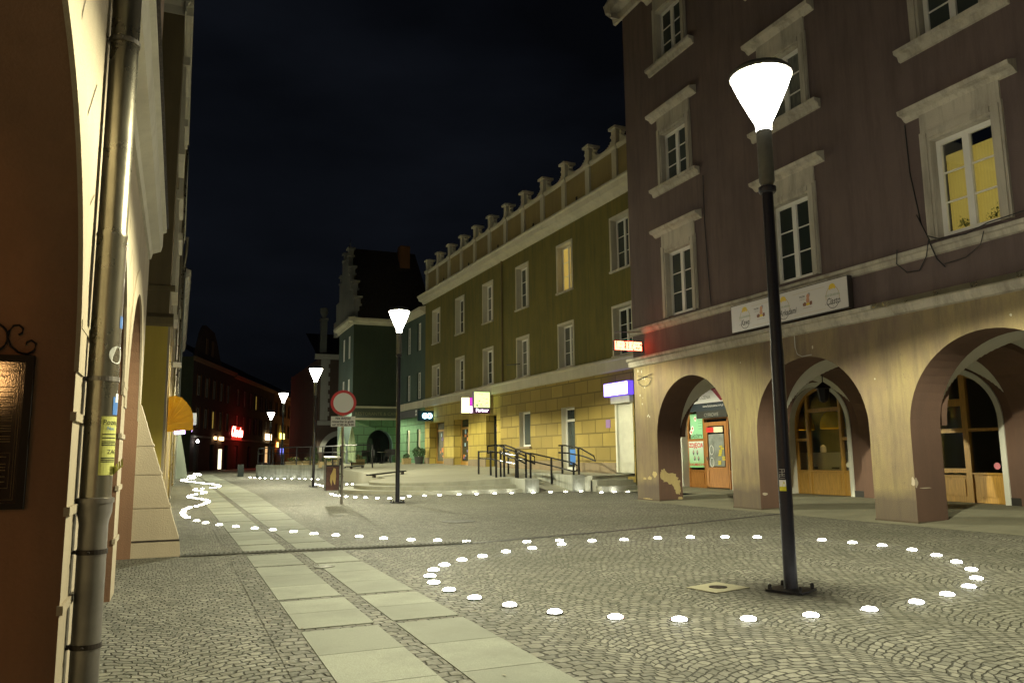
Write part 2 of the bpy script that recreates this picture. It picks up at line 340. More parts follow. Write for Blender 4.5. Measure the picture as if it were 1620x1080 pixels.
def dup(root, loc, rz=0, label=None, group=None):
    r = root.copy(); COL.objects.link(r); r.location = loc; r.rotation_euler = (0, 0, rz)
    if label: r['label'] = label
    if group: r['group'] = group
    for ch in list(root.children):
        c = ch.copy(); COL.objects.link(c); c.parent = r
        for g in list(ch.children):
            d = g.copy(); COL.objects.link(d); d.parent = c
    return r
def text(mb, s, fr, u, z, size, d, m=0, align='CENTER', shear=0.0, sx=1.0, flip=1, thick=0.0):
    cu = bpy.data.curves.new('t', 'FONT'); cu.body = s; cu.size = size; cu.align_x = align; cu.shear = shear; cu.resolution_u = 3; cu.offset = thick
    o = bpy.data.objects.new('t', cu); COL.objects.link(o); me = o.to_mesh()
    vs_ = [v.co.copy() for v in me.vertices]; fs = [list(p.vertices) for p in me.polygons]; o.to_mesh_clear()
    bpy.data.objects.remove(o); bpy.data.curves.remove(cu)
    b = len(mb.v)
    for v in vs_: mb.vert(fr.p(u+flip*v.x*sx, z+v.y, d))
    for f in fs: mb.f.append([b+i for i in f]); mb.m.append(m)
    return mb
def arc(c, r, a0, a1, n, e=1.0): return [(c[0]+r*math.cos(a0+(a1-a0)*i/n), c[1]+r*e*math.sin(a0+(a1-a0)*i/n)) for i in range(n+1)]

def wall(mb, fr, u0, u1, z0, z1, holes, depth, m=0, mr=None, ms=None, seg=18):
    """flat wall with openings; a hole is (a, b, c, top) or (a, b, c, top, spring)"""
    mr = m if mr is None else mr; ms = mr if ms is None else ms
    us = sorted({u0, u1, *[h[0] for h in holes], *[h[1] for h in holes]}); zs = sorted({z0, z1, *[h[2] for h in holes], *[h[3] for h in holes]})
    us = [u for u in us if u0 <= u <= u1]; zs = [z for z in zs if z0 <= z <= z1]
    for a, b in zip(us, us[1:]):
        for c, e in zip(zs, zs[1:]):
            mu, mz = (a+b)/2, (c+e)/2
            if any(h[0] < mu < h[1] and h[2] < mz < h[3] for h in holes): continue
            mb.fq(fr, ((a, c), (b, c), (b, e), (a, e)), m)
    for h in holes:
        a, b, c, e = h[:4]
        if len(h) == 4:
            for q in (((a, c, 0), (a, c, -depth), (a, e, -depth), (a, e, 0)), ((b, c, 0), (b, c, -depth), (b, e, -depth), (b, e, 0)), ((a, e, 0), (b, e, 0), (b, e, -depth), (a, e, -depth)), ((a, c, 0), (b, c, 0), (b, c, -depth), (a, c, -depth))): mb.fq(fr, q, mr)
        else:
            s = h[4]; r = (b-a)/2; cx = (a+b)/2; k = (e-s)/r
            P = arc((cx, s), r, math.pi, 0, seg, k)
            for p, q in zip(P, P[1:]):
                mb.fq(fr, ((p[0], p[1]), (q[0], q[1]), (q[0], e), (p[0], e)), m)
                mb.fq(fr, ((p[0], p[1], 0), (q[0], q[1], 0), (q[0], q[1], -depth), (p[0], p[1], -depth)), ms)
            for x in (a, b): mb.fq(fr, ((x, c, 0), (x, s, 0), (x, s, -depth), (x, c, -depth)), mr)
            # the wall also needs quads left of / below the arch box
    return mb
def bandprof(mb, fr, u0, u1, prof, m=0, ends=True):
    """profile [(d, z), ...] swept along u"""
    for (d0, z0), (d1, z1) in zip(prof, prof[1:]): mb.fq(fr, ((u0, z0, d0), (u1, z0, d0), (u1, z1, d1), (u0, z1, d1)), m)
    if ends:
        for u in (u0, u1): mb.fq(fr, [(u, z, d) for d, z in prof], m)
    return mb
def win(fr, parent, a, b, c, e, d, cols=2, rows=3, fm=None, gm=None, fw=0.07, barw=0.025, sill=None, extra=None, name='window', label=None):
    """sash of frame, bars and pane; returns the window part"""
    mb = MB(); t = 0.06
    mb.fbox(fr, a, a+fw, c, e, d-t, d); mb.fbox(fr, b-fw, b, c, e, d-t, d)
    mb.fbox(fr, a+fw, b-fw, e-fw, e, d-t, d); mb.fbox(fr, a+fw, b-fw, c, c+fw, d-t, d)
    wi = b-a-2*fw
    for i in range(1, cols):
        u = a+fw+wi*i/cols; mb.fbox(fr, u-fw*0.7, u+fw*0.7, c+fw, e-fw, d-t, d+0.012)
    for j in range(1, rows):
        z = c+fw+(e-c-2*fw)*j/rows
        for i in range(cols):
            l = a+fw+wi*i/cols+(fw*0.7 if i else 0); r_ = a+fw+wi*(i+1)/cols-(fw*0.7 if i < cols-1 else 0)
            mb.fbox(fr, l, r_, z-barw/2, z+barw/2, d-t+0.01, d-0.015)
    w_ = mb.build(name, fm or M_white, parent)
    if label: w_['label'] = label
    MB().fbox(fr, a+fw*0.5, b-fw*0.5, c+fw*0.5, e-fw*0.5, d-t*0.7, d-t*0.55).build('pane', gm or M_pane, w_)
    if sill: MB().fbox(fr, a-sill, b+sill, c-0.06, c, d-0.02, 0.1).build('sill', M_trim, w_)
    return w_

# ================================================================== SETTING
g = MB(); g.poly([(-60, -25, 0), (160, -25, 0), (160, 260, 0), (-60, 260, 0)])
tag(g.build('square', M_cob), kind='structure')
# slab path: two columns of granite slabs with setts between them
def xl(y): return 0.88 if y < 12 else 0.88-(y-12)*0.0085
def xr(y): return 2.12 if y < 12 else (2.12+(y-12)*0.028 if y < 30 else 2.62)
pb = MB()
for y0, y1 in ((-4, 12), (12, 30), (30, 70)):
    pb.poly([(xl(y0)-0.22, y0, 0.004), (xr(y0)+0.22, y0, 0.004), (xr(y1)+0.22, y1, 0.004), (xl(y1)-0.22, y1, 0.004)])
tag(pb.build('sett_border', M_sett), kind='structure')
ps = MB(); y = -3.9; k = 0
bands = [3.75, 6.1, 7.42, 9.78, 11.02, 11.32, 12.3, 14.6, 17.0, 19.4, 22, 25, 28, 31, 35, 39, 43, 48, 53, 58]
while y < 66:
    nb = [b for b in bands if b > y+0.05]; stop = nb[0] if nb else 68
    n = max(1, round((stop-y)/0.78)); L = (stop-0.05-y-0.05)/n
    for i in range(n):
        a = y+0.05+L*i; b = a+L-0.008
        if not (11.0 < (a+b)/2 < 11.33):
            for x0f, x1f in ((lambda q: xl(q), lambda q: 1.44), (lambda q: 1.585, lambda q: xr(q))):
                a0, a1, b0, b1 = x0f(a), x1f(a), x0f(b), x1f(b)
                top = [(a0, a, 0.009), (a1, a, 0.009), (b1, b, 0.009), (b0, b, 0.009)]
                ps.prism([(p[0], p[1], 0.002) for p in top], (0, 0, 0.007))
    y = stop
tag(ps.build('slab_path', M_slab), kind='structure')
# drain channel with a slotted grate, then a dark sett groove running to the arcade
dr = MB(); p0 = Vector((0.1, 11.37, 0.012)); p1 = Vector((4.0, 11.03, 0.012)); dv = (p1-p0); L = dv.length; dv.normalize(); nv = Vector((-dv.y, dv.x, 0))
dr.poly([p0-nv*0.065, p1-nv*0.065, p1+nv*0.065, p0+nv*0.065], 1)
i = 0
while i*0.06 < L-0.05:
    a = p0+dv*(i*0.06)+Vector((0, 0, 0.006)); b = a+dv*0.03; dr.prism([a-nv*0.05, b-nv*0.05, b+nv*0.05, a+nv*0.05], (0, 0, 0.006)); i += 1
for s in (-1, 1): dr.prism([p0+nv*(s*0.055), p1+nv*(s*0.055), p1+nv*(s*0.072), p0+nv*(s*0.072)], (0, 0, 0.014))
tag(dr.build('drain_grate', [plain('dull grate iron', (0.13, 0.13, 0.11), 0.8), M_shade]), 'long slotted metal drain channel crossing the paving in front of the buttress', 'drain')
gr = MB(); pts = [(4.0, 11.03), (7.0, 11.72), (10.4, 12.8), (11.85, 13.3)]
for (a, b), (c, d) in zip(pts, pts[1:]): gr.poly([(a, b-0.05, 0.005), (c, d-0.05, 0.005), (c, d+0.05, 0.005), (a, b+0.05, 0.005)])
tag(gr.build('dark_groove', plain('dark bitumen joint', (0.03, 0.03, 0.04), 0.5)), kind='structure')

# terrace with round steps
CX, CY = 9.2, 28.9
def zt(x, y): return 0.39+0.033*(x-9)+0.0139*(y-25.5)
front = [(x, None) for x in (11.05, 10)]
def ring(r, ext=11.05): return [(ext, CY-r)] + arc((CX, CY), r, R(-90), R(-235), 26)
sm = MB()
for k, r in enumerate((3.75, 3.2, 2.65)):
    P = ring(r); z1 = 0.13*(k+1); z0 = 0.0
    if k == 2: z1 = None
    top = [(x, y, z1 if z1 else zt(x, y)) for x, y in P]
    for p, q in zip(top, top[1:]): sm.poly([(p[0], p[1], 0), (q[0], q[1], 0), q, p])
    if k < 2:
        Q = ring(r-0.56)
        for i in range(len(P)-1): sm.poly([(*P[i], z1), (*P[i+1], z1), (*Q[i+1], z1), (*Q[i], z1)])
tag(sm.build('terrace_steps', M_step), kind='structure')
left = [(7.68, 31.07), (7.75, 33.0), (8.2, 38), (8.4, 43.5), (8.0, 47.0), (7.3, 49.3), (6.2, 51.2), (5.3, 53.0), (4.85, 55.5), (9.0, 62)]
tp = ring(2.65)[:] ; tp = [p for p in tp]
poly = [(11.05, 26.25)] + tp[1:] + left + [(14.0, 72), (14.0, 46.8), (14.75, 24.0), (14.75, 19.4), (16.1, 19.4), (16.1, 25.2), (13.4, 25.2), (13.4, 29.3), (11.5, 29.3), (11.5, 26.25)]
poly = [(11.05, 26.25)] + tp[1:] + left + [(15.5, 62), (15.5, 24.35), (13.35, 24.35), (13.35, 29.3), (11.5, 29.3), (11.5, 26.25)]
tm = MB(); tm.poly([(x, y, zt(x, y)) for x, y in poly])
for p, q in zip(left[:4], left[1:5]): tm.poly([(*p, 0), (*q, 0), (*q, zt(*q)), (*p, zt(*p))])
tag(tm.build('terrace', M_terr), kind='structure')
rm = MB(); rm.poly([(11.5, 24.95, 0.006), (12.82, 24.95, 0.006), (12.82, 29.3, zt(13.4, 29.3)), (11.5, 29.3, zt(11.5, 29.3))])
tag(rm.build('ramp', M_terr), kind='structure')
s2 = MB(); s2.box(13.3, 13.5, 24.8, 29.2, 0, 0.50); s2.box(13.3, 16.0, 23.72, 24.1, 0, 0.2); s2.box(13.3, 16.0, 24.05, 24.5, 0.0, 0.40); s2.box(13.3, 16.0, 24.4, 24.8, 0, 0.55)
tag(s2.build('side_steps', M_step), kind='structure')
# arcade pavement rises slightly away from the square
ap = MB(); ap.poly([(11.6, 2, 0.004), (14, 2, 0.12), (14, 19.2, 0.12), (11.6, 19.2, 0.004)]); ap.poly([(14, 2, 0.12), (16.2, 2, 0.12), (16.2, 19.2, 0.12), (14, 19.2, 0.12)])
ap.poly([(14, 19.2, 0.12), (16.2, 19.2, 0.12), (16.2, 25.0, 0.16), (14, 25.0, 0.0)])
tag(ap.build('arcade_pavement', slab_mat('arcade slabs', (0.30, 0.29, 0.21))), kind='structure')

for i, (poly_, top, side, lab) in enumerate(((((10.98, 24.9), (11.5, 24.9), (11.5, 29.2), (10.98, 29.2)), (0.46, 0.52), 0, 'left concrete block wall beside the ramp, lit from the ground'), (((12.82, 24.95), (13.3, 24.95), (13.3, 29.2), (12.82, 29.2)), (0.56, 0.62), 0, 'right concrete block wall beside the ramp, nearest the shutter'))):
    mb = MB(); a = poly_; z = [top[0], top[0], top[1], top[1]]
    T = [(p[0], p[1], zz) for p, zz in zip(a, z)]; B = [(p[0], p[1], 0) for p in a]
    mb.poly(T); 
    for j in range(4): mb.poly([B[j], B[(j+1) % 4], T[(j+1) % 4], T[j]])
    tag(mb.build('ramp_wall', M_conc), lab, 'wall', 'walls beside the ramp')

# curved concrete retaining wall at the far end of the terrace
cw = MB(); pth = [(8.35, 44.5), (8.1, 47.0), (7.35, 49.4), (6.25, 51.3), (5.35, 53.1), (4.85, 55.5)]
sp = []
for i in range(len(pth)-1):
    for k in range(5):
        t_ = k/5; a = Vector(pth[max(0, i-1)]); b = Vector(pth[i]); c = Vector(pth[i+1]); d = Vector(pth[min(len(pth)-1, i+2)])
        sp.append(0.5*((2*b)+(c-a)*t_+(2*a-5*b+4*c-d)*t_*t_+(3*b-a-3*c+d)*t_**3))
sp.append(Vector(pth[-1]))
for a, b in zip(sp, sp[1:]):
    n = Vector((-(b-a).y, (b-a).x)).normalized()*0.25
    A, B_ = (a.x, a.y), (b.x, b.y); A2, B2 = (a.x-n.x, a.y-n.y), (b.x-n.x, b.y-n.y)
    A3 = (a.x+n.x*0, a.y)
    cw.poly([(*A, 0), (*B_, 0), (*B_, 0.84), (*A, 0.84)]); cw.poly([(*A, 0.84), (*B_, 0.84), (b.x+0.25, b.y+0.1, 0.84), (a.x+0.25, a.y+0.1, 0.84)]); cw.poly([(a.x+0.25, a.y+0.1, 0.3), (b.x+0.25, b.y+0.1, 0.3), (b.x+0.25, b.y+0.1, 0.84), (a.x+0.25, a.y+0.1, 0.84)])
cw.poly([(*pth[0], 0), (pth[0][0]+0.25, pth[0][1]+0.1, 0), (pth[0][0]+0.25, pth[0][1]+0.1, 0.84), (*pth[0], 0.84)])
cw.poly([(*pth[-1], 0), (pth[-1][0]+0.25, pth[-1][1]+0.1, 0), (pth[-1][0]+0.25, pth[-1][1]+0.1, 0.84), (*pth[-1], 0.84)])
tag(cw.build('retaining_wall', M_conc), 'curved concrete retaining wall with railing, washed by ground lights', 'wall')
rl = thing('terrace_railing', 'black railing of posts and bars on top of the curved concrete wall', 'railing', (6.2, 51.2, 0.84))
inner = [Vector((p.x+0.12, p.y+0.05)) for p in sp] + [Vector((8.9, 43.2)), Vector((9.6, 42.6))][::1]
inner = [Vector((9.7, 42.4)), Vector((9.0, 43.0))] + [Vector((p.x+0.12, p.y+0.05)) for p in sp]
for zz, r in ((1.93, 0.035), (1.58, 0.022), (0.98, 0.022)):
    MB().tube([(p.x, p.y, zz) for p in inner], r, 6).build('rail', M_black, rl)
acc = 0; last = inner[0]; 
for i, p in enumerate(inner):
    if i % 3 == 0:
        MB().box(p.x-0.035, p.x+0.035, p.y-0.035, p.y+0.035, 0.7, 1.93).build('post', M_black, rl)

# ================================================================== LEFT ARCADED HOUSE
FL = Fr((-0.5, 0, 0), (0, 1, 0), (1, 0, 0))
hA = thing('arcaded_house', 'cream arcaded house close on the left with arches, cornice and drainpipe', 'building', (-0.5, 4, 0))
arches = [(-3.2, 0.3, 0, 3.15, 1.7), (1.0, 4.55, 0, 3.15, 1.7), (5.62, 8.1, 0, 3.1, 1.85), (8.62, 11.4, 0, 3.15, 1.75)]
mb = MB(); wall(mb, FL, -5, 12.0, 0, 4.1, arches, 0.9, 0, 1, 1, 28)
mb.fbox(FL, -5, 12.0, 0, 4.1, -0.95, -0.9, 0) if False else None
# inner face of the arcade wall, and its end
inn = Fr((-1.4, 0, 0), (0, 1, 0), (-1, 0, 0)); wall(mb, inn, -5, 12.0, 0, 4.1, arches, 0.0, 1, 1, 1, 28)
mb.poly([(-0.5, 12.0, 0), (-1.4, 12.0, 0), (-1.4, 12.0, 4.1), (-0.5, 12.0, 4.1)], 0)
wl_ = mb.build('arcade_wall', [M_cream, M_rust], hA)
mb = MB(); mb.box(-4.2, -4.0, -5, 12, 0, 3.5); mb.box(-4.0, -1.4, -5, 12, 3.45, 3.6); mb.box(-4.0, -1.4, 11.8, 12.0, 0, 3.45); mb.box(-4, -1.4, -5.2, -5, 0, 3.45)
mb.build('arcade_passage', plaster('rusty ochre arcade plaster', (0.34, 0.22, 0.12), (0.24, 0.15, 0.08), 0.9, 0.3, 0.5), hA)
# raised bands on the piers and rings round the arches
def pier_bands(u0, u1, zs):
    for z in zs:
        mb = MB(); mb.fbox(FL, u0-0.008, u1+0.008, z, z+0.045, -0.012, 0.016).build('pier_band', M_cream, hA)
zs = [0.5+0.475*i for i in range(4)]
pier_bands(4.55, 5.62, zs); pier_bands(8.1, 8.62, zs)
for a, b, c, e, s in arches:
    mb = MB(); cx, r = (a+b)/2, (b-a)/2; k = (e-s)/r
    P = arc((cx, s), r-0.004, math.pi, 0, 28, k); Q = arc((cx, s), r+0.27, math.pi, 0, 28, (e-s+0.27)/(r+0.27))
    for i in range(28):
        mb.fq(FL, ((*P[i], 0.012), (*P[i+1], 0.012), (*Q[i+1], 0.012), (*Q[i], 0.012)))
        mb.fq(FL, ((*Q[i], 0.012), (*Q[i+1], 0.012), (*Q[i+1], 0.0), (*Q[i], 0.0)))
        mb.fq(FL, ((*P[i], 0.012), (*P[i+1], 0.012), (*P[i+1], -0.01), (*P[i], -0.01)))
    mb.build('arch_ring', M_cream, hA)
mb = MB()   # scored joints fanning from the arches
for a, b, c, e, s in arches[1:]:
    cx, r = (a+b)/2, (b-a)/2; k = (e-s)/r
    for i in range(1, 12):
        an = math.pi*i/12; ca, sa = math.cos(an), math.sin(an)
        p = (cx+(r+0.27)*ca, s+(e-s+0.27)*sa); L_ = 0.5 if i % 2 else 0.32; q = (p[0]+ca*L_, min(4.0, p[1]+sa*L_))
        if q[0] > b+0.25 or q[0] < a-0.25: q = (max(a-0.25, min(b+0.25, q[0])), q[1])
        tx, tz = -sa*0.006, ca*0.006
        mb.fq(FL, ((p[0]-tx, p[1]-tz, 0.003), (q[0]-tx, q[1]-tz, 0.003), (q[0]+tx, q[1]+tz, 0.003), (p[0]+tx, p[1]+tz, 0.003)))
mb.build('scored_joints', plain('dirty joint', (0.10, 0.08, 0.05), 0.9), hA)
mb = MB(); bandprof(mb, FL, 5.06, 11.72, [(0, 4.0), (0.03, 4.0), (0.05, 4.08), (0.15, 4.12), (0.17, 4.2), (0.17, 4.38), (0.21, 4.4), (0.21, 4.46), (0, 4.52)])
bandprof(mb, FL, -5, 4.84, [(0, 4.0), (0.03, 4.0), (0.05, 4.08), (0.15, 4.12), (0.17, 4.2), (0.17, 4.38), (0.21, 4.4), (0.21, 4.46), (0, 4.52)]); co = mb.build('cornice', M_trim2, hA)
MB().fbox(FL, 5.06, 11.76, 4.465, 4.5, -0.05, 0.235).build('flashing', M_iron, co)
mb = MB(); ups = [(8.6, 9.8, 5.7, 7.7), (4.6, 5.8, 5.7, 7.7)]
wall(mb, FL, -5, 12.0, 4.1, 11.5, ups, 0.25, 0); mb.poly([(-0.5, 12.0, 4.1), (-4.2, 12.0, 4.1), (-4.2, 12.0, 11.5), (-0.5, 12.0, 11.5)]); mb.poly([(-4.2, 12, 0), (-1.4, 12, 0), (-1.4, 12, 4.1), (-4.2, 12, 4.1)])
mb.build('upper_wall', M_pink, hA)
for a, b, c, e in ups:
    wv = win(FL, hA, a, b, c, e, -0.12, 2, 3)
    q = MB(); q.fbox(FL, a-0.14, a, c, e+0.14, 0, 0.05); q.fbox(FL, b, b+0.14, c, e+0.14, 0, 0.05); q.fbox(FL, a-0.14, b+0.14, c-0.1, c, 0, 0.09); q.build('window_surround', M_olive, wv)
mb = MB(); mb.poly([(-0.3, -5, 11.5), (-0.3, 12.1, 11.5), (-3.5, 12.1, 14.5), (-3.5, -5, 14.5)]); mb.build('roof', M_roof, hA)
# buttress at the far end
bp = [(-0.5, 0), (0.09, 0), (0.07, 0.2), (-0.01, 0.45), (-0.21, 1.12), (-0.36, 1.6), (-0.48, 1.98), (-0.5, 2.0)]
mb = MB(); mb.prism([(x, 11.42, z) for x, z in bp], (0, 0.55, 0)); bt = mb.build('buttress', M_cream, hA)
def bx_at(z):
    P = [(0.09, 0), (0.07, 0.2), (-0.01, 0.45), (-0.21, 1.12), (-0.36, 1.6), (-0.48, 1.98)]
    for (x0, z0), (x1, z1) in zip(P, P[1:]):
        if z0 <= z <= z1: return x0+(x1-x0)*(z-z0)/(z1-z0)
for z in (0.63, 1.06, 1.43): MB().prism([(-0.5, 11.408, z), (bx_at(z)+0.012, 11.408, z), (bx_at(z+0.035)+0.012, 11.408, z+0.035), (-0.5, 11.408, z+0.035)], (0, 0.57, 0)).build('buttress_band', M_cream, bt)
z = 0.2; MB().prism([(-0.5, 11.412, z), (bx_at(z)+0.006, 11.412, z), (bx_at(z+0.02)+0.006, 11.412, z+0.02), (-0.5, 11.412, z+0.02)], (0, 0.56, 0)).build('buttress_joint', M_iron, bt)
# drainpipe
PX, PY = -0.408, 4.95
dp = MB(); dp.lathe([(0.080, 1.0), (0.080, 2.52), (0.084, 2.53), (0.078, 2.55), (0.078, 9)], (PX, PY, 0), 28); dpo = dp.build('drainpipe', M_zinc, hA, smooth=True)
dp = MB(); dp.lathe([(0.073, -0.02), (0.073, 0.9), (0.077, 0.93), (0.088, 0.97), (0.090, 1.02), (0.096, 1.02), (0.096, 1.045), (0.080, 1.05)], (PX, PY, 0), 28); dp.build('cast_iron_foot', M_zinc2, dpo, smooth=True)
for z in (0.27, 0.76, 1.70, 3.72):
    q = MB(); rr = 0.0745 if z < 1 else 0.0815; q.lathe([(rr, z-0.013), (rr+0.004, z-0.013), (rr+0.004, z+0.013), (rr, z+0.013)], (PX, PY, 0), 28)
    q.box(PX-0.14, PX-rr, PY-0.008, PY+0.008, z-0.008, z+0.008); q.tube([(PX-0.01, PY-rr-0.03, z), (PX-0.01, PY-rr, z)], 0.008, 6); q.tube([(PX-0.10, PY-0.05, z), (PX-rr, PY-0.05, z)], 0.007, 6)
    q.build('pipe_bracket', M_iron if z < 1.2 else M_zinc2, dpo)
# paper poster stuck on the pipe, lower corner curling off
def wrap(a0, a1, z0, z1, rr=0.0825, n=8):
    return [[(PX+rr*math.sin(a0+(a1-a0)*i/n), PY-rr*math.cos(a0+(a1-a0)*i/n), z) for z in (z0, z1)] for i in range(n+1)]
mb = MB(); g_ = wrap(R(8), R(88), 1.17, 1.49)
for a, b in zip(g_, g_[1:]): mb.poly([a[0], b[0], b[1], a[1]])
cl = [(PX+0.0825*math.sin(R(88))+0.012*i, PY-0.0825*math.cos(R(88))-0.010*math.sin(i*0.9)-0.01*i, 1.17+0.012*i) for i in range(5)]
for a, b in zip(cl, cl[1:]): mb.poly([a, b, (b[0]-0.004, b[1], b[2]+0.045-0.006), (a[0], a[1], a[2]+0.05)])
po = mb.build('poster', plain('yellow paper', (0.62, 0.62, 0.16), 0.7, 0, 0.2, 30))
tag(po, 'small torn yellow paper notice stuck around the drainpipe, its corner curling', 'poster')
PF = Fr((PX+0.0825*math.sin(R(45)), PY-0.0825*math.cos(R(45)), 0), (math.cos(R(45)), math.sin(R(45)), 0), (math.sin(R(45)), -math.cos(R(45)), 0))
q = MB()
def wtext(s, size, z, col=0, a_start=14):
    tmp = MB(); text(tmp, s, Fr((0, 0, 0), (1, 0, 0), (0, -1, 0)), 0, z, size, 0, 0, 'LEFT')
    base = len(q.v)
    for v in tmp.v:
        an = R(a_start)+v.x/0.084; q.vert((PX+0.084*math.sin(an), PY-0.084*math.cos(an), v.z))
    for f in tmp.f: q.f.append([base+i for i in f]); q.m.append(col)
wtext('Poznaj', 0.04, 1.445); wtext('Noc', 0.028, 1.415, 1, 30)
for i, z in enumerate((1.39, 1.37, 1.35, 1.34, 1.33, 1.26, 1.25, 1.24)):
    a = wrap(R(14), R(80), z, z+0.005, 0.0835)
    for c1, c2 in zip(a, a[1:]): q.poly([c1[0], c2[0], c2[1], c1[1]], 0)
wtext('ZAG', 0.034, 1.285, 0, 36)
q.build('lettering', [M_ink, plain('blue ink', (0.05, 0.2, 0.5), 0.6)], po)
mb = MB(); g_ = wrap(R(50), R(92), 1.5, 1.60, 0.0822)
for a, b in zip(g_, g_[1:]): mb.poly([a[0], b[0], b[1], a[1]], 0)
g_ = wrap(R(62), R(92), 1.57, 1.62, 0.0828)
for a, b in zip(g_, g_[1:]): mb.poly([a[0], b[0], b[1], a[1]], 1)
tag(mb.build('sticker', [plain('blue vinyl', (0.08, 0.22, 0.6), 0.4), M_signw]), 'small torn blue and white sticker on the drainpipe above the yellow notice', 'sticker')
mb = MB(); g_ = wrap(R(60), R(95), 1.99, 2.06, 0.0822)
for a, b in zip(g_, g_[1:]): mb.poly([a[0], b[0], b[1], a[1]], 0)
tag(mb.build('sticker', [plain('blue vinyl old', (0.06, 0.15, 0.4), 0.4)]), 'small dark blue sticker high on the drainpipe', 'sticker')
mb = MB(); c0 = Vector((PX+0.0825*math.sin(R(55)), PY-0.0825*math.cos(R(55)), 1.83))
cpts = [(PX+0.0825*math.sin(R(55)+0.05*math.cos(t)/0.0825), PY-0.0825*math.cos(R(55)+0.05*math.cos(t)/0.0825), 1.835+0.05*math.sin(t)) for t in [2*math.pi*i/24 for i in range(24)]]
mb.poly(cpts); tag(mb.build('sticker', plain('pale sticker', (0.5, 0.5, 0.45), 0.5)), 'round pale sticker on the drainpipe', 'sticker')

# notice board on the near arch jamb
BF = Fr((-0.88, 4.55, 0), (1, 0, 0), (0, -1, 0))
nb = thing('notice_board', 'black glazed notice board with wrought scrolls on the rusty arch wall', 'notice board', (-0.88, 4.55, 1.02))
mb = MB(); W, Z0, Z1 = 0.2, 1.02, 1.77
mb.fbox(BF, -W, -W+0.035, Z0, Z1, 0.01, 0.055); mb.fbox(BF, W-0.035, W, Z0, Z1, 0.01, 0.055); mb.fbox(BF, -W+0.035, W-0.035, Z1-0.03, Z1, 0.01, 0.055); mb.fbox(BF, -W+0.035, W-0.035, Z0, Z0+0.03, 0.01, 0.055)
mb.build('frame', plain('black gloss frame', (0.008, 0.007, 0.006), 0.5, spec=0.15), nb)
mb2 = MB(); mb2.fbox(BF, -W+0.03, W-0.03, Z0+0.025, Z1-0.025, 0.008, 0.03)
def board_mat():
    m, t, bs = nodes('hammered black board glass'); bs.inputs['Base Color'].default_value = (0.006, 0.005, 0.004, 1); bs.inputs['Roughness'].default_value = 0.07; bs.inputs['Specular IOR Level'].default_value = 0.35
    v = N(t, 'ShaderNodeTexNoise', Scale=160.0, Detail=2.0); t.links.new(coord(t), v.inputs['Vector']); bump(t, bs, v.outputs[0], 0.16, 0.0008); return m
pn = mb2.build('panel', board_mat(), nb)
q = MB()
for x in (-W+0.05, W-0.052): q.fbox(BF, x, x+0.002, Z0+0.045, Z1-0.045, 0.0302, 0.0312)
for z in (Z0+0.045, Z1-0.047): q.fbox(BF, -W+0.052, W-0.052, z, z+0.002, 0.0302, 0.0312)
for x in (-W+0.06, W-0.062): q.fbox(BF, x, x+0.0015, Z0+0.055, Z1-0.055, 0.0302, 0.0312)
text(q, 'Wynajmij rowerów', BF, 0.045, Z1-0.085, 0.026, 0.0315, shear=0.3); text(q, 'w biegu!', BF, 0.06, Z1-0.108, 0.02, 0.0315, shear=0.3)
zz = Z1-0.16; rnd = random.Random(3)
while zz > Z0+0.32:
    n_ = rnd.choice((1, 2, 3))
    for i in range(n_):
        l = rnd.uniform(0.12, 0.26); q.fbox(BF, 0.12-l, 0.12, zz, zz+0.004, 0.0302, 0.031); zz -= 0.013
    zz -= 0.012
for x0, x1, z0, z1 in ((-0.13, 0.125, Z0+0.27, Z0+0.272), (-0.13, 0.125, Z0+0.1, Z0+0.102), (0.1235, 0.125, Z0+0.1, Z0+0.27)): q.fbox(BF, x0, x1, z0, z1, 0.0302, 0.031)
for z in (0.25, 0.215, 0.2, 0.185, 0.155, 0.13): q.fbox(BF, -0.1, 0.11, Z0+z, Z0+z+0.004, 0.0302, 0.031)
q.build('lettering', plain('faded cream paint', (0.16, 0.13, 0.08), 0.8, spec=0.05), pn)
sc = MB()
def spiral(cx, cz, r0, r1, a0, a1, n=22): return [BF.p(cx+(r0+(r1-r0)*i/n)*math.cos(a0+(a1-a0)*i/n), cz+(r0+(r1-r0)*i/n)*math.sin(a0+(a1-a0)*i/n), 0.03) for i in range(n+1)]
for s in (1, -1):
    fx = lambda L_: L_
    A = [BF.p(s*(0.0+0.075*math.sin(t)), Z1+0.085+0.075*math.cos(t), 0.03) for t in [math.pi*i/16 for i in range(17)]]
    sc.tube(A, 0.006, 6)
    P = [(0.075, 0.085), (0.078, 0.12), (0.095, 0.148), (0.12, 0.152), (0.138, 0.135), (0.135, 0.112), (0.12, 0.104)]
    sc.tube([BF.p(s*x, Z1+z, 0.03) for x, z in P], 0.006, 6)
    P = [(0.075, 0.085), (0.09, 0.045), (0.125, 0.015), (0.165, 0.008), (0.195, 0.03), (0.198, 0.062), (0.178, 0.078), (0.158, 0.068), (0.156, 0.052)]
    sc.tube([BF.p(s*x, Z1+z, 0.03) for x, z in P], 0.006, 6)
sc.lathe([(0.004, -0.016), (0.014, -0.008), (0.017, 0), (0.014, 0.01), (0.003, 0.018)], BF.p(0, Z1+0.178, 0.03), 12)
sc.build('scroll_ironwork', M_black, nb, smooth=True)
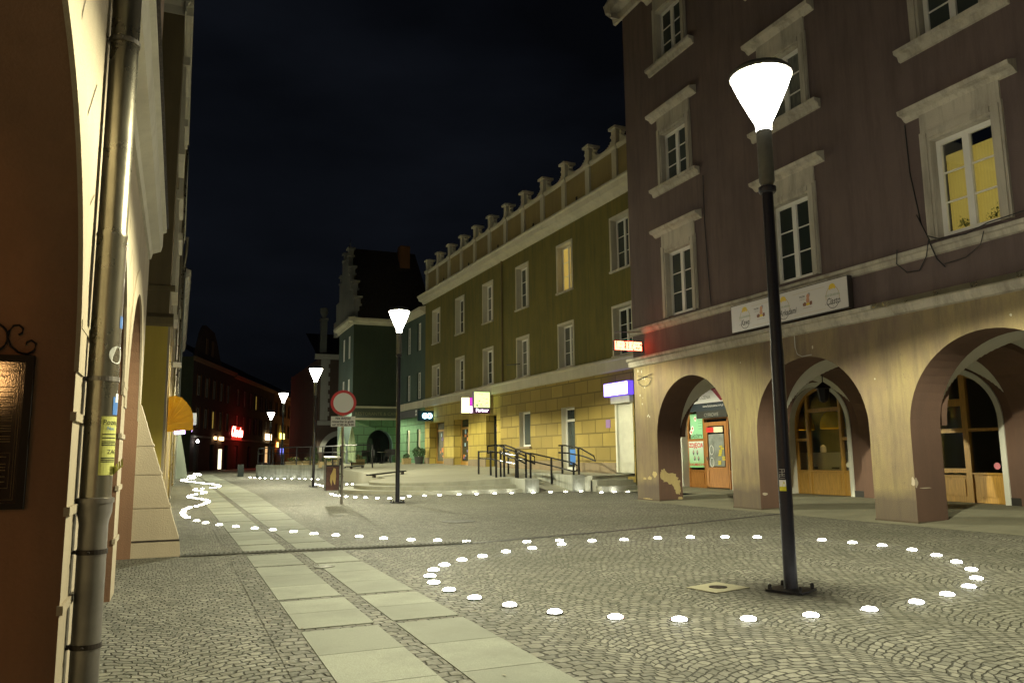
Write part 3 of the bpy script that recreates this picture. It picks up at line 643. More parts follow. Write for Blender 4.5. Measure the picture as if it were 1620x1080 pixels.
# warm lantern hanging in the passage beside the camera (seen reflected in the board)
ln = thing('passage_lantern', 'warm wall lantern in the passage, seen as an orange reflection in the notice board', 'lamp', (-2.05, -1.8, 2.2))
mb = MB(); mb.box(-2.17, -1.93, -1.92, -1.68, 2.42, 2.46); mb.tube([(-2.05, -1.8, 2.46), (-2.05, -1.8, 3.45)], 0.01, 6); mb.build('lantern_cap', M_black, ln)
MB().lathe([(0.05, 1.98), (0.09, 2.1), (0.09, 2.38), (0.05, 2.41)], (-2.05, -1.8, 0), 12).build('lantern_glass', lamp_glass('warm lantern glass', (1, 0.5, 0.16), 45.0), ln)
ld = bpy.data.lights.new('lantern_light', 'POINT'); ld.energy = 9; ld.color = (1, 0.52, 0.22); ld.shadow_soft_size = 0.08
lo = bpy.data.objects.new('lantern_light', ld); COL.objects.link(lo); lo.parent = ln; lo.location = (0, 0, 0.02)

# ================================================================== MUSTARD HOUSE beyond it
hB = thing('corner_house', 'tall mustard and olive house beyond the cream arcade, with heavy eaves', 'building', (-0.33, 19, 0))
FB = Fr((-0.33, 0, 0), (0, 1, 0), (1, 0, 0)); FBe = Fr((-0.33, 19.0, 0), (-1, 0, 0), (0, -1, 0))
mb = MB(); sh = [(20.2, 21.6, 0.1, 2.9), (24.5, 26.5, 0.3, 2.8), (29, 31, 0.3, 2.8), (34, 36, 0.3, 2.8)]
wall(mb, FB, 19, 42, 0, 4.3, sh, 0.3, 0); mb.fq(FBe, ((0, 0), (8, 0), (8, 4.3), (0, 4.3)), 0)
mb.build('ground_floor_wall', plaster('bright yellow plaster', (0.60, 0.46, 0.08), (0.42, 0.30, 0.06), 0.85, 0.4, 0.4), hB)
mb = MB(); uw = [(u, u+1.3, z, z+2.0) for u in (20.6, 24.6, 28.6, 32.6, 36.6) for z in (5.4, 8.9)]
wall(mb, FB, 19, 42, 4.3, 12.2, uw, 0.25, 0); mb.fq(FBe, ((0, 4.3), (8, 4.3), (8, 12.2), (0, 12.2)), 0)
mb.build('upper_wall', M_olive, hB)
for a, b, c, e in uw:
    wv = win(FB, hB, a, b, c, e, -0.12, 2, 3)
    q = MB(); q.fbox(FB, a-0.2, a, c, e+0.2, 0, 0.08); q.fbox(FB, b, b+0.2, c, e+0.2, 0, 0.08); q.fbox(FB, a-0.3, b+0.3, e+0.2, e+0.42, 0, 0.16); q.fbox(FB, a-0.25, b+0.25, c-0.14, c, 0, 0.14); q.build('window_surround', M_trim2, wv)
mb = MB(); PR = [(0, 11.7), (0.03, 11.7), (0.05, 11.9), (0.12, 12.0), (0.14, 12.2), (0.18, 12.25), (0.18, 12.4), (0, 12.5)]
bandprof(mb, FB, 18.8, 42, PR); bandprof(mb, FBe, -0.18, 8, PR); mb.build('eaves_cornice', M_trim2, hB)
mb = MB(); bandprof(mb, FB, 19, 42, [(0, 4.2), (0.07, 4.25), (0.1, 4.4), (0, 4.5)]); bandprof(mb, FBe, -0.1, 8, [(0, 4.2), (0.07, 4.25), (0.1, 4.4), (0, 4.5)])
bandprof(mb, FBe, -0.1, 8, [(0, 5.0), (0.05, 5.02), (0.05, 5.12), (0, 5.15)])
mb.build('string_course', M_olive, hB)
for (a, b, c, e) in sh: 
    MB().fbox(FB, a, b, c, e, -0.28, -0.24).build('shop_window', M_pane, hB)
for u in (19.0, 22.3, 27.2, 32): MB().fbox(FB, u, u+0.35, 0, 4.2, 0, 0.05).build('pilaster', M_cream, hB)
MB().tube([(-0.19, 27.9, 0), (-0.19, 27.9, 11.9)], 0.05, 10).build('drainpipe', M_zinc, hB)
MB().tube([(-0.16, 41.2, 0), (-0.16, 41.2, 10.6), (-0.08, 41.0, 11.3), (-0.05, 40.8, 12.1)], 0.07, 10).build('drainpipe', M_zinc, hB)
MB().poly([(-0.15, 18.8, 12.45), (-0.15, 42, 12.45), (-4.5, 42, 16.5), (-4.5, 18.8, 16.5)]).build('roof', M_roof, hB)
fl = thing('floodlight', 'small white floodlight on the corner of the mustard house', 'lamp', (-0.15, 19.6, 3.4))
MB().box(-0.2, -0.02, 19.5, 19.68, 3.36, 3.46).build('housing', M_signw, fl); MB().tube([(-0.33, 19.6, 3.5), (-0.15, 19.6, 3.46)], 0.015, 6).build('bracket', M_zinc2, fl)
# awning
aw = thing('awning', 'glossy yellow folding awning over the shop on the left', 'awning', (-0.28, 23, 2.2))
mb = MB(); ribs = []
for i in range(7):
    a = R(92-15.5*i) if i < 6 else R(8)
    q_ = [(0.0, 0.70), (0.16, 0.73), (0.31, 0.68), (0.43, 0.56), (0.53, 0.42), (0.59, 0.26), (0.61, 0.08)][i]; ribs.append([(-0.28+q_[0], yy, 2.15+q_[1]) for yy in (22.0, 24.6)])
for a, b in zip(ribs, ribs[1:]):
    mb.poly([a[0], b[0], b[1], a[1]])
    mb.poly([(-0.28, 22.0, 2.15), b[0], a[0]]); mb.poly([(-0.28, 24.6, 2.15), a[1], b[1]])
x_ = ribs[-1][0][0]; z_ = ribs[-1][0][2]
mb.poly([(x_, 22, z_), (x_, 24.6, z_), (x_, 24.6, z_-0.22), (x_, 22, z_-0.22)]); mb.poly([(-0.28, 22, 2.17), (x_, 22, z_), (x_, 22, z_-0.22), (-0.28, 22, 1.95)])
mb.build('canopy', M_awn, aw, smooth=False)
q = MB()
for a in ribs[1:]: q.tube([(-0.28, 21.985, 2.15), (a[0][0], 21.985, a[0][2])], 0.008, 5); q.tube([(a[0][0], 21.985, a[0][2]), (a[1][0], 24.6, a[1][2])], 0.008, 5)
q.build('ribs', M_awn, aw)
tag(MB().box(-0.12, 0.16, 24.7, 24.85, 1.98, 2.08).build('neon_tube', glow('violet neon', (0.5, 0.35, 1.0), 14)), 'short violet neon tube glowing under the yellow awning', 'lamp')
tag(MB().box(0.30, 0.46, 25.0, 25.06, 2.25, 2.6).build('hanging_sign', plain('dull pale sign', (0.35, 0.4, 0.42), 0.5)), 'small blank pale sign sticking out behind the yellow awning', 'sign')

# third house on the left with a buttress
hC = thing('buttressed_house', 'dark house further along the left side, with a pale sloping buttress', 'building', (-0.05, 42, 0))
mb = MB(); FC = Fr((-0.05, 0, 0), (0, 1, 0), (1, 0, 0)); wh = [(u, u+1.2, z, z+1.9) for u in (45, 49, 54, 59, 64) for z in (4.8, 8)]
wall(mb, FC, 42, 72, 0, 10.6, wh, 0.2); mb.poly([(-0.05, 42, 0), (-6, 42, 0), (-6, 42, 10.6), (-0.05, 42, 10.6)]); mb.build('wall', plaster('grey blue plaster', (0.20, 0.22, 0.20), (0.12, 0.13, 0.12), 0.9, 0.5, 0.3), hC)
for h in wh: win(FC, hC, *h, -0.1, 2, 2)
mb = MB(); bandprof(mb, FC, 42, 72, [(0, 10.3), (0.15, 10.4), (0.25, 10.7), (0, 10.8)]); mb.build('cornice', M_trim, hC)
mb = MB(); mb.prism([(-0.05, 56, 0), (0.62, 56, 0), (0.58, 56, 0.5), (0.05, 56, 3.3), (-0.05, 56, 3.3)], (0, 1.2, 0)); mb.build('buttress', plaster('pale green plaster', (0.34, 0.38, 0.30), (0.2, 0.23, 0.18), 0.9, 0.3), hC)
MB().poly([(0.1, 42, 10.75), (0.1, 72, 10.75), (-4.5, 72, 14), (-4.5, 42, 14)]).build('roof', M_roof, hC)

# ================================================================== PURPLE ARCADED HOUSE
FP = Fr((11.9, 0, 0), (0, 1, 0), (-1, 0, 0))
hP = thing('arcade_house', 'tall dark mauve house on the right standing on worn brown arches', 'building', (11.9, 12, 0))
pa = [(u, u+3.1, 0, 3.24, 1.7) for u in (15.02, 10.98, 6.94, 2.9)]
pa = [(15.05, 18.12, 0, 3.24, 1.72), (11.0, 14.12, 0, 3.22, 1.7), (6.95, 10.1, 0, 3.2, 1.66), (2.9, 6.05, 0, 3.2, 1.66)]
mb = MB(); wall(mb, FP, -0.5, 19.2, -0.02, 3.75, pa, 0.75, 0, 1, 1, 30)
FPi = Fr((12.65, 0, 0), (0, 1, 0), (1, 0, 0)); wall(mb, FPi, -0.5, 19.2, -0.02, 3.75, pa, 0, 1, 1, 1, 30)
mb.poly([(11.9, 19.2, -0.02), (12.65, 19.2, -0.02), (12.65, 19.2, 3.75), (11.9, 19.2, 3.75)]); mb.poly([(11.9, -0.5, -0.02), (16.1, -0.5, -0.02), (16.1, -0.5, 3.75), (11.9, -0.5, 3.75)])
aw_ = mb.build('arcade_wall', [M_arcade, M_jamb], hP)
# dirt plinth at the foot of the piers
for a, b in ((18.12, 19.2), (14.12, 15.05), (10.1, 11.0), (6.05, 6.95)):
    MB().fbox(FP, a-0.012, b+0.012, -0.01, 0.05, -0.76, 0.012).build('pier_footing', plaster('stained pier footing', (0.10, 0.075, 0.05), (0.06, 0.045, 0.03), 0.9), aw_)
# flaking plaster patches
def blob(fr, u, z, w_, h_, d, seed, n=26, rag=0.35):
    r_ = random.Random(seed); P = []
    for i in range(n):
        a = 2*math.pi*i/n; k = 1-rag*r_.random(); P.append(fr.p(u+w_*k*math.cos(a), z+h_*k*math.sin(a), d))
    return P
JF = Fr((11.9, 18.12, 0), (1, 0, 0), (0, -1, 0))
mb = MB()
for u, z, a, b, s in ((0.35, 0.62, 0.30, 0.17, 1), (0.55, 0.45, 0.16, 0.18, 2), (0.15, 0.72, 0.13, 0.16, 3), (0.6, 0.3, 0.1, 0.14, 8), (0.66, 0.08, 0.09, 0.05, 9)): mb.poly(blob(JF, u, z, a, b, 0.003+0.0006*s, s))
for u, z, a, b, s in ((18.3, 0.72, 0.12, 0.1, 4), (18.55, 0.62, 0.12, 0.06, 5), (18.8, 0.60, 0.1, 0.04, 6), (18.7, 0.03, 0.3, 0.05, 7)): mb.poly(blob(FP, u, z, a, b, 0.003+0.0004*s, s))
mb.build('flaked_plaster', M_peel, aw_)
mb = MB(); r_ = random.Random(11)
for i in range(34):
    u = r_.uniform(7, 19); z = r_.uniform(2.3, 3.6)
    if any(a-0.1 < u < b+0.1 and z < 3.35 for a, b, *_ in pa) and z < 3.3: continue
    s_ = r_.uniform(0.012, 0.035); mb.poly(blob(FP, u, z, s_, s_*r_.uniform(1, 2.5), 0.004, i, 9))
for u, z in ((18.75, 3.35), (18.65, 3.1), (18.9, 2.9), (18.8, 2.65), (18.55, 2.3), (18.5, 2.32), (18.45, 2.28)): mb.poly(blob(FP, u, z, 0.03, 0.035, 0.0045, int(u*100), 9))
mb.build('plaster_chips', plain('pale chips', (0.55, 0.52, 0.42), 0.9), aw_)
mb = MB(); J3 = Fr((11.9, 10.1, 0), (1, 0, 0), (0, -1, 0))
for fr, u, z, a, b, s in ((J3, 0.03, 0.72, 0.05, 0.1, 1), (FP, 10.13, 0.73, 0.05, 0.09, 2), (J3, 0.25, 0.62, 0.16, 0.012, 3), (Fr((11.9, 14.12, 0), (1, 0, 0), (0, -1, 0)), 0.12, 0.36, 0.09, 0.035, 4)): mb.poly(blob(fr, u, z, a, b, 0.004, s, 12))
mb.build('plaster_scars', plain('scar', (0.42, 0.36, 0.28), 0.9), aw_)
# lower cornice (metal capped) and string course
mb = MB(); bandprof(mb, FP, -0.5, 19.35, [(0, 3.70), (0.06, 3.72), (0.10, 3.80), (0.10, 3.86), (0.16, 3.88), (0.16, 3.95), (0, 3.99)]); lc = mb.build('lower_cornice', M_trim, hP)
MB().fbox(FP, -0.5, 10.6, 3.87, 3.962, 0.16, 0.175).build('metal_edge', M_zinc, lc)
mb = MB(); bandprof(mb, FP, -0.5, 19.3, [(0, 4.60), (0.05, 4.62), (0.07, 4.70), (0.12, 4.72), (0.12, 4.78), (0, 4.82)]); mb.build('string_course', M_trim, hP)
cols = [(16.02, 17.55), (11.9, 13.42), (7.86, 9.38), (3.8, 5.32)]
rows = [(4.86, 6.82), (8.5, 10.15), (12.05, 13.75)]
I = 0.2
holes = [(a+I, b-I, c+(0.02 if k == 0 else 0.0), e-I) for a, b in cols for k, (c, e) in enumerate(rows)]
mb = MB(); wall(mb, FP, -0.5, 19.2, 3.75, 14.7, holes, 0.22, 0, 1)
FPe = Fr((11.9, 19.2, 0), (1, 0, 0), (0, 1, 0)); mb.fq(FPe, ((0, 3.75), (8, 3.75), (8, 14.7), (0, 14.7)), 0); mb.poly([(11.9, -0.5, 3.75), (20, -0.5, 3.75), (20, -0.5, 14.7), (11.9, -0.5, 14.7)])
mb.poly([(11.9, 19.2, 3.75), (16.1, 19.2, 3.75), (16.1, -0.5, 3.75), (11.9, -0.5, 3.75)])
mb.build('upper_wall', [M_purple, M_trim], hP)
for ci, (a, b) in enumerate(cols):
    for k, (c, e) in enumerate(rows):
        lit = (ci == 2 and k == 0)
        wv = win(FP, hP, a+I, b-I, c+(0.02 if k == 0 else 0), e-I, -0.1, 2, 3, M_pvc, M_glass if lit else (M_pane2 if ci == 0 or k else M_pane), fw=0.085, label='lit window with yellow net curtains' if lit else None)
        q = MB(); s0 = c+(0.0 if k == 0 else 0)
        for (x0, x1, z0, z1, d) in ((a, a+I, c, e, 0.05), (b-I, b, c, e, 0.05), (a+I, b-I, e-I, e, 0.05), (a+0.04, a+I-0.05, c, e-0.05, 0.075), (b-I+0.05, b-0.04, c, e-0.05, 0.075), (a+I, b-I, e-I+0.05, e-0.05, 0.075)): q.fbox(FP, x0, x1, z0, z1, 0, d)
        q.build('window_surround', M_trim, wv)
        q = MB(); q.fbox(FP, a+0.02, b-0.02, e, e+0.34, 0, 0.035); bandprof(q, FP, a-0.28, b+0.28, [(0, e+0.32), (0.05, e+0.34), (0.10, e+0.40), (0.20, e+0.43), (0.22, e+0.50), (0, e+0.56)]); q.build('hood', M_trim, wv)
        if k: q = MB(); bandprof(q, FP, a-0.28, b+0.28, [(0, c-0.20), (0.05, c-0.19), (0.08, c-0.1), (0.17, c-0.07), (0.18, c), (0, c)]); q.build('sill', M_trim, wv)
        if lit:
            MB().fbox(FP, a+I, b-I, c, e-0.42, -0.34, -0.33).build('net_curtain', M_lit, wv)
            q = MB(); r_ = random.Random(5)
            for cc in (8.3, 8.05, 8.9):
                for _ in range(60):
                    p = FP.p(cc+r_.gauss(0, 0.07), c+0.18+abs(r_.gauss(0, 0.07)), -0.24+r_.uniform(-0.03, 0.03)); v1 = Vector((r_.uniform(-1, 1), r_.uniform(-1, 1), r_.uniform(-1, 1)))*0.035; v2 = Vector((r_.uniform(-1, 1), r_.uniform(-1, 1), r_.uniform(-1, 1)))*0.02
                    q.poly([p, p+v1, p+v1+v2, p+v2])
            q.build('pot_plants', M_leaf, wv)
mb = MB(); bandprof(mb, FP, -0.8, 19.6, [(0, 14.4), (0.08, 14.42), (0.12, 14.6), (0.35, 14.7), (0.42, 14.95), (0, 15.1)]); bandprof(mb, FPe, -0.4, 8, [(0, 14.4), (0.08, 14.42), (0.12, 14.6), (0.35, 14.7), (0.42, 14.95), (0, 15.1)]); mb.build('roof_cornice', M_trim, hP)
MB().poly([(11.7, -0.8, 15.0), (11.7, 19.6, 15.0), (16, 19.6, 18.5), (16, -0.8, 18.5)]).build('roof', M_roof, hP)
# vaults behind the arches
xs0, xs1 = 12.66, 16.1; rr = (xs1-xs0)/2; cxx = (xs0+xs1)/2
for a, b, c, e, sp_ in pa:          # white groin vault over every bay
    mb = MB(); u0, u1 = a-0.03, b+0.03; r1 = (u1-u0)/2; cu = (u0+u1)/2; nx, nu = 64, 64
    def zz_(x, u): return max(1.72+1.60*math.sqrt(max(0, 1-((u-cu)/r1)**2)), 1.72+1.62*math.sqrt(max(0, 1-((x-cxx)/rr)**2)))
    G = [[(cxx-rr*math.cos(math.pi*i/nx), cu-r1*math.cos(math.pi*j/nu)) for j in range(nu+1)] for i in range(nx+1)]
    for i in range(nx):
        for j in range(nu): mb.poly([(*p, zz_(*p)) for p in (G[i][j], G[i+1][j], G[i+1][j+1], G[i][j+1])])
    mb.build('white_vault', M_vault, hP, smooth=True)
for u0, u1 in ((18.12, 19.2), (14.12, 15.05), (10.1, 11.0), (6.05, 6.95)):
    mb = MB(); P = arc((rr, 1.72), rr-0.12, math.pi, 0, 24, 1.50/(rr-0.12)); Q = arc((rr, 1.72), rr+0.02, math.pi, 0, 24, 1.66/(rr+0.02)); w_ = (u1-u0)/2-0.02; um = (u0+u1)/2
    for side in (-1, 1):
        y_ = um+side*(w_+0.06)
        for i in range(24): mb.poly([(xs0+P[i][0], y_, P[i][1]), (xs0+P[i+1][0], y_, P[i+1][1]), (xs0+Q[i+1][0], y_, Q[i+1][1]), (xs0+Q[i][0], y_, Q[i][1])])
    for i in range(24): mb.poly([(xs0+P[i][0], um-w_-0.06, P[i][1]), (xs0+P[i+1][0], um-w_-0.06, P[i+1][1]), (xs0+P[i+1][0], um+w_+0.06, P[i+1][1]), (xs0+P[i][0], um+w_+0.06, P[i][1])])
    mb.box(xs1-0.12, xs1-0.002, um-w_-0.06, um+w_+0.06, 0.1, 1.72)
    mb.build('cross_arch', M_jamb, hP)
# back wall of the arcade with arched shop fronts
FS = Fr((16.1, 0, 0), (0, 1, 0), (-1, 0, 0))
shops = [(20.35, 22.95, 0.12, 3.25, 2.1), (15.6, 17.75, 0.12, 3.05, 1.98), (11.45, 13.65, 0.12, 3.0, 1.9), (7.3, 9.5, 0.12, 3.0, 1.9)]
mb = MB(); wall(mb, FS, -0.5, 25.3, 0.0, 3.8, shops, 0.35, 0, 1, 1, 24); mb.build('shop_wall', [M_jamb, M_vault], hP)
mb = MB(); mb.box(16.04, 16.1, 18.3, 20.23, 0.1, 3.7); mb.box(16.04, 16.1, 23.07, 25.2, 0.1, 3.7); mb.build('pale_wall_panel', M_vault, hP)
for a, b, c, e, s in shops:   # white surrounds
    mb = MB(); P = arc(((a+b)/2, s), (b-a)/2, math.pi, 0, 24, (e-s)/((b-a)/2)); Q = arc(((a+b)/2, s), (b-a)/2+0.12, math.pi, 0, 24, (e-s+0.12)/((b-a)/2+0.12))
    for i in range(24): mb.fq(FS, ((*P[i], 0.03), (*P[i+1], 0.03), (*Q[i+1], 0.03), (*Q[i], 0.03))); mb.fq(FS, ((*Q[i], 0.03), (*Q[i+1], 0.03), (*Q[i+1], 0.0), (*Q[i], 0.0)))
    mb.fbox(FS, a-0.12, a, c, s, 0, 0.03); mb.fbox(FS, b, b+0.12, c, s, 0, 0.03)
    mb.build('white_surround', M_vault, hP)
for a, b in ((13.79, 15.46), (9.64, 11.31)): MB().fbox(FS, a, b, 0.1, 0.28, 0.0, 0.04).build('skirting', plain('black skirting', (0.02, 0.018, 0.016), 0.6), hP)
mb = MB(); mb.box(16.1, 21, -0.5, -0.4, 0, 3.75); mb.box(20.9, 21, -0.4, 25, 0, 3.75); mb.box(16.46, 20.9, -0.4, 25, 3.3, 3.4); mb.box(16.46, 20.9, -0.4, 25, 0.05, 0.1); mb.box(16.5, 20.9, 14.2, 14.3, 0.1, 3.3); mb.box(16.5, 20.9, 19.3, 19.4, 0.1, 3.3); mb.build('shop_interior', plaster('dim interior walls', (0.30, 0.28, 0.22), (0.2, 0.19, 0.15)), hP)
mb = MB(); mb.box(15.4, 24, 19.25, 24.0, 3.6, 3.75); mb.build('passage_ceiling', M_jamb, hP)

def arch_front(name, label, a, b, c, e, s, verts, transoms, panels, mat, doors=()):
    """joinery filling an arched opening; verts/transoms: positions; panels: height of the solid foot"""
    o = bpy.data.objects.new(name, None); COL.objects.link(o); o.parent = hP; o.location = FS.p((a+b)/2, c, -0.3)-hP.location; o['label'] = label; cx, r = (a+b)/2, (b-a)/2; k = (e-s)/r
    def topz(u):
        t_ = 1-((u-cx)/r)**2; return s+(e-s)*math.sqrt(max(0, t_))
    mb = MB(); P = arc((cx, s), r, math.pi, 0, 24, k); Q = arc((cx, s), r-0.07, math.pi, 0, 24, (e-s-0.07)/(r-0.07))
    for i in range(24): mb.fq(FS, ((*P[i], -0.22), (*P[i+1], -0.22), (*Q[i+1], -0.22), (*Q[i], -0.22))); mb.fq(FS, ((*Q[i], -0.22), (*Q[i+1], -0.22), (*Q[i+1], -0.3), (*Q[i], -0.3)))
    mb.fbox(FS, a, a+0.07, c, s, -0.3, -0.22); mb.fbox(FS, b-0.07, b, c, s, -0.3, -0.22)
    for u, w_ in verts: mb.fbox(FS, u-w_/2, u+w_/2, c, topz(u)-0.03, -0.31, -0.205)
    for u0, u1, z, h in transoms: mb.fbox(FS, u0, u1, z-h/2, z+h/2, -0.3, -0.215)
    mb.build('frame', mat, o)
    mb = MB()
    for u0, u1, z1 in panels:
        mb.fbox(FS, u0, u1, c, z1, -0.3, -0.24); mb.fbox(FS, u0+0.06, u1-0.06, c+0.14, z1-0.1, -0.24, -0.222); mb.fbox(FS, u0, u1, z1-0.04, z1, -0.25, -0.2)
    mb.build('foot_panels', mat, o)
    mb = MB(); G = arc((cx, s), r-0.03, math.pi, 0, 24, (e-s-0.03)/(r-0.03)); mb.fq(FS, [(a+0.03, c+0.3, -0.28)]+[(p[0], p[1], -0.28) for p in G]+[(b-0.03, c+0.3, -0.28)]); mb.build('glazing', M_glass, o)
    return o
s1 = arch_front('shop_front', 'orange wooden arched front with door and photo posters, under the first arch', 20.35, 22.95, 0.12, 3.25, 2.1, [(22.0, 0.09), (20.75, 0.07)], [(20.79, 21.95, 2.42, 0.09), (22.05, 22.9, 1.72, 0.08), (20.79, 21.95, 2.2, 0.06)], [(22.05, 22.88, 0.72), (20.42, 20.72, 0.72)], M_wood)
# door leaf
mb = MB(); D0, D1 = 20.80, 21.94
for x0, x1, z0, z1 in ((D0, D0+0.12, 0.16, 2.3), (D1-0.12, D1, 0.16, 2.3), (D0+0.12, D1-0.12, 2.18, 2.3), (D0+0.12, D1-0.12, 0.16, 0.3), (D0+0.12, D1-0.12, 0.72, 0.82), (D0+0.12, D1-0.12, 0.3, 0.72)): mb.fbox(FS, x0, x1, z0, z1, -0.24, -0.2 if not (z0 == 0.3) else -0.215)
dd = mb.build('door', M_wood, s1); q = MB(); q.fbox(FS, D1-0.09, D1-0.05, 1.02, 1.16, -0.2, -0.185); q.tube([FS.p(D1-0.07, 1.1, -0.16), FS.p(D1-0.2, 1.1, -0.16)], 0.01, 6); q.build('handle', M_steel, s1)
s2_ = arch_front('shop_front', 'golden wooden arched shop window showing a yellow pendant, under the second arch', 15.6, 17.75, 0.12, 3.05, 1.98, [(16.05, 0.08), (17.25, 0.09)], [(16.1, 17.2, 2.42, 0.1), (15.66, 16.0, 1.62, 0.08), (17.3, 17.7, 1.62, 0.08)], [(15.66, 16.01, 0.78), (16.09, 17.2, 0.78), (17.3, 17.7, 0.78)], M_wood2)
s3_ = arch_front('shop_front', 'golden wooden arched double door with dark panes, under the third arch', 11.45, 13.65, 0.12, 3.0, 1.9, [(12.4, 0.14), (13.3, 0.09)], [(12.47, 13.26, 2.35, 0.16), (12.47, 13.26, 1.72, 0.1), (11.5, 12.33, 1.72, 0.07), (12.47, 13.26, 0.82, 0.1)], [(11.5, 12.33, 0.78), (12.47, 13.26, 0.72), (13.34, 13.6, 0.72)], M_wood2)
arch_front('shop_front', 'golden wooden arched front at the right edge, behind the last pier', 7.3, 9.5, 0.12, 3.0, 1.9, [(8.4, 0.14)], [(7.37, 8.3, 1.72, 0.08), (8.5, 9.4, 1.72, 0.08)], [(7.37, 8.33, 0.72), (8.47, 9.43, 0.72)], M_wood2)
# photo shop sign and posters
sg = thing('shop_sign', 'white, red and dark blue FOTO sign board over the photo shop door', 'sign', FS.p(21.6, 2.9, 0.03))
mb = MB(); mb.fbox(FS, 20.2, 24.6, 2.92, 3.68, 0.035, 0.06, 0); mb.fbox(FS, 20.2, 24.6, 2.66, 2.92, 0.035, 0.065, 1); mb.fbox(FS, 20.4, 22.0, 2.42, 2.66, 0.035, 0.07, 2)
P = [FS.p(22.35, 3.69, 0.0615), FS.p(21.6, 3.52, 0.0615), FS.p(21.1, 3.3, 0.0615), FS.p(20.7, 2.96, 0.0615), FS.p(20.2, 2.96, 0.0615), FS.p(20.2, 3.69, 0.0615)]
mb.poly(P, 3); mb.build('board', [M_signw, plain('navy sign', (0.02, 0.035, 0.05), 0.4), plain('charcoal sign', (0.03, 0.032, 0.028), 0.4), plain('wine red', (0.28, 0.012, 0.03), 0.4)], sg)
q = MB(); text(q, 'FOTO', FS, 22.62, 2.99, 0.62, 0.063, 0, flip=-1); text(q, 'BOZENA', FS, 21.55, 3.05, 0.17, 0.063, 1, flip=-1); text(q, 'www.fotobozena.com.pl', FS, 21.1, 2.78, 0.11, 0.067, 2, flip=-1); text(q, 'CYFROWE', FS, 21.2, 2.47, 0.16, 0.072, 1, flip=-1); text(q, 'FOTO STUDIO', FS, 20.85, 3.5, 0.15, 0.063, 2, flip=-1)
q.build('lettering', [M_ink, plain('grey lettering', (0.3, 0.3, 0.28), 0.5), M_signw], sg)
def poster(name, label, a, b, c, e, d, fn, cat='poster', mats=None):
    o = thing(name, label, cat, FS.p((a+b)/2, c, d)); mb = MB(); mb.fbox(FS, a, b, c, e, d-0.01, d); mb.build('sheet', mats[0], o)
    q = MB(); fn(q); q.build('print', mats[1:], o); return o
def grad(name, c1, c2):
    m, t, bs = nodes(name); co_ = coord(t, 'Generated'); s_ = t.nodes.new('ShaderNodeSeparateXYZ'); t.links.new(co_, s_.inputs[0]); c = mixc(t, s_.outputs[2], c2, c1); t.links.new(c, bs.inputs['Base Color']); return m
def zd(q):
    text(q, 'ZDJĘCIA', FS, 22.46, 1.48, 0.2, -0.195, 0, flip=-1, thick=0.006); text(q, 'DOKUMENTÓW', FS, 22.46, 0.86, 0.115, -0.195, 0, flip=-1, thick=0.004); text(q, 'tanio do', FS, 22.5, 0.99, 0.08, -0.195, 2, flip=-1)
    for (u, z) in ((22.62, 1.3), (22.4, 1.3), (22.56, 1.1), (22.34, 1.1)):
        q.poly(blob(FS, u, z, 0.05, 0.09, -0.195, int(z*10+u*7), 14, 0.1), 1); q.poly(blob(FS, u, z+0.03, 0.028, 0.035, -0.193, 3, 12, 0.05), 3)
poster('poster', 'green and blue photo poster reading ZDJĘCIA beside the shop door', 22.06, 22.87, 0.8, 1.68, -0.197, zd, mats=[grad('pale blue to green', (0.75, 0.85, 0.80), (0.25, 0.62, 0.25)), M_red, plain('grey suits', (0.12, 0.13, 0.14), 0.6), M_signw, plain('skin tone print', (0.6, 0.4, 0.3), 0.6)])
def gz(q):
    text(q, 'GADŻETY', FS, 22.42, 1.80, 0.15, -0.195, 0, flip=-1, thick=0.003)
    for u, z, s_ in ((22.62, 2.12, 3), (22.45, 2.45, 5), (22.7, 2.0, 7)): q.poly(blob(FS, u, z, 0.09, 0.11, -0.195, s_, 9, 0.3), 1); q.poly(blob(FS, u, z, 0.035, 0.05, -0.193, s_+1, 9, 0.2), 2)
    for i in range(5): q.fbox(FS, 22.1, 22.28, 2.1+0.09*i, 2.108+0.09*i, -0.196, -0.195, 0)
poster('poster', 'mint green poster reading GADŻETY in the upper pane of the photo shop', 22.06, 22.74, 1.77, 2.62, -0.197, gz, mats=[plain('mint', (0.30, 0.66, 0.38), 0.5), M_ink, M_signw, M_red])
def rd(q): text(q, 'FOTO', FS, 21.62, 1.98, 0.11, -0.155, 0, flip=-1)
poster('poster', 'small red and white strip sign on the photo shop door glass', 20.95, 21.8, 1.95, 2.13, -0.16, rd, mats=[plain('pale strip', (0.75, 0.7, 0.5), 0.5), M_red])
mb = MB(); mb.fbox(FS, 21.42, 21.8, 1.955, 2.125, -0.158, -0.152); tag(mb.build('door_sticker', M_red), 'red block sticker on the photo shop door glass', 'sticker')
tag(MB().fbox(FS, 21.0, 21.8, 0.85, 1.9, -0.235, -0.228).build('window_film', plain('pale frosted film', (0.30, 0.33, 0.31), 0.5, 0, 0.5, 3)), 'pale frosted film behind the photo shop door glass', 'window film')
od = thing('door_decals', 'big white letter O decals and yellow stickers on the photo shop door', 'sticker', FS.p(21.4, 1.2, -0.2))
q = MB()
for z in (1.38, 0.98):
    A = [FS.p(21.62+0.10*math.cos(t), z+0.15*math.sin(t), -0.2) for t in [2*math.pi*i/24 for i in range(25)]]; q.tube(A, 0.011, 5)
q.build('letter_decals', M_signw, od)
q = MB(); r_ = random.Random(2)
for i in range(9): u = r_.uniform(21.0, 21.25); z = 0.9+i*0.07; q.fbox(FS, u-0.08, u+0.07, z, z+0.06, -0.21, -0.2-0.001*i)
q.build('stickers', plain('yellow stickers', (0.6, 0.5, 0.05), 0.5), od)
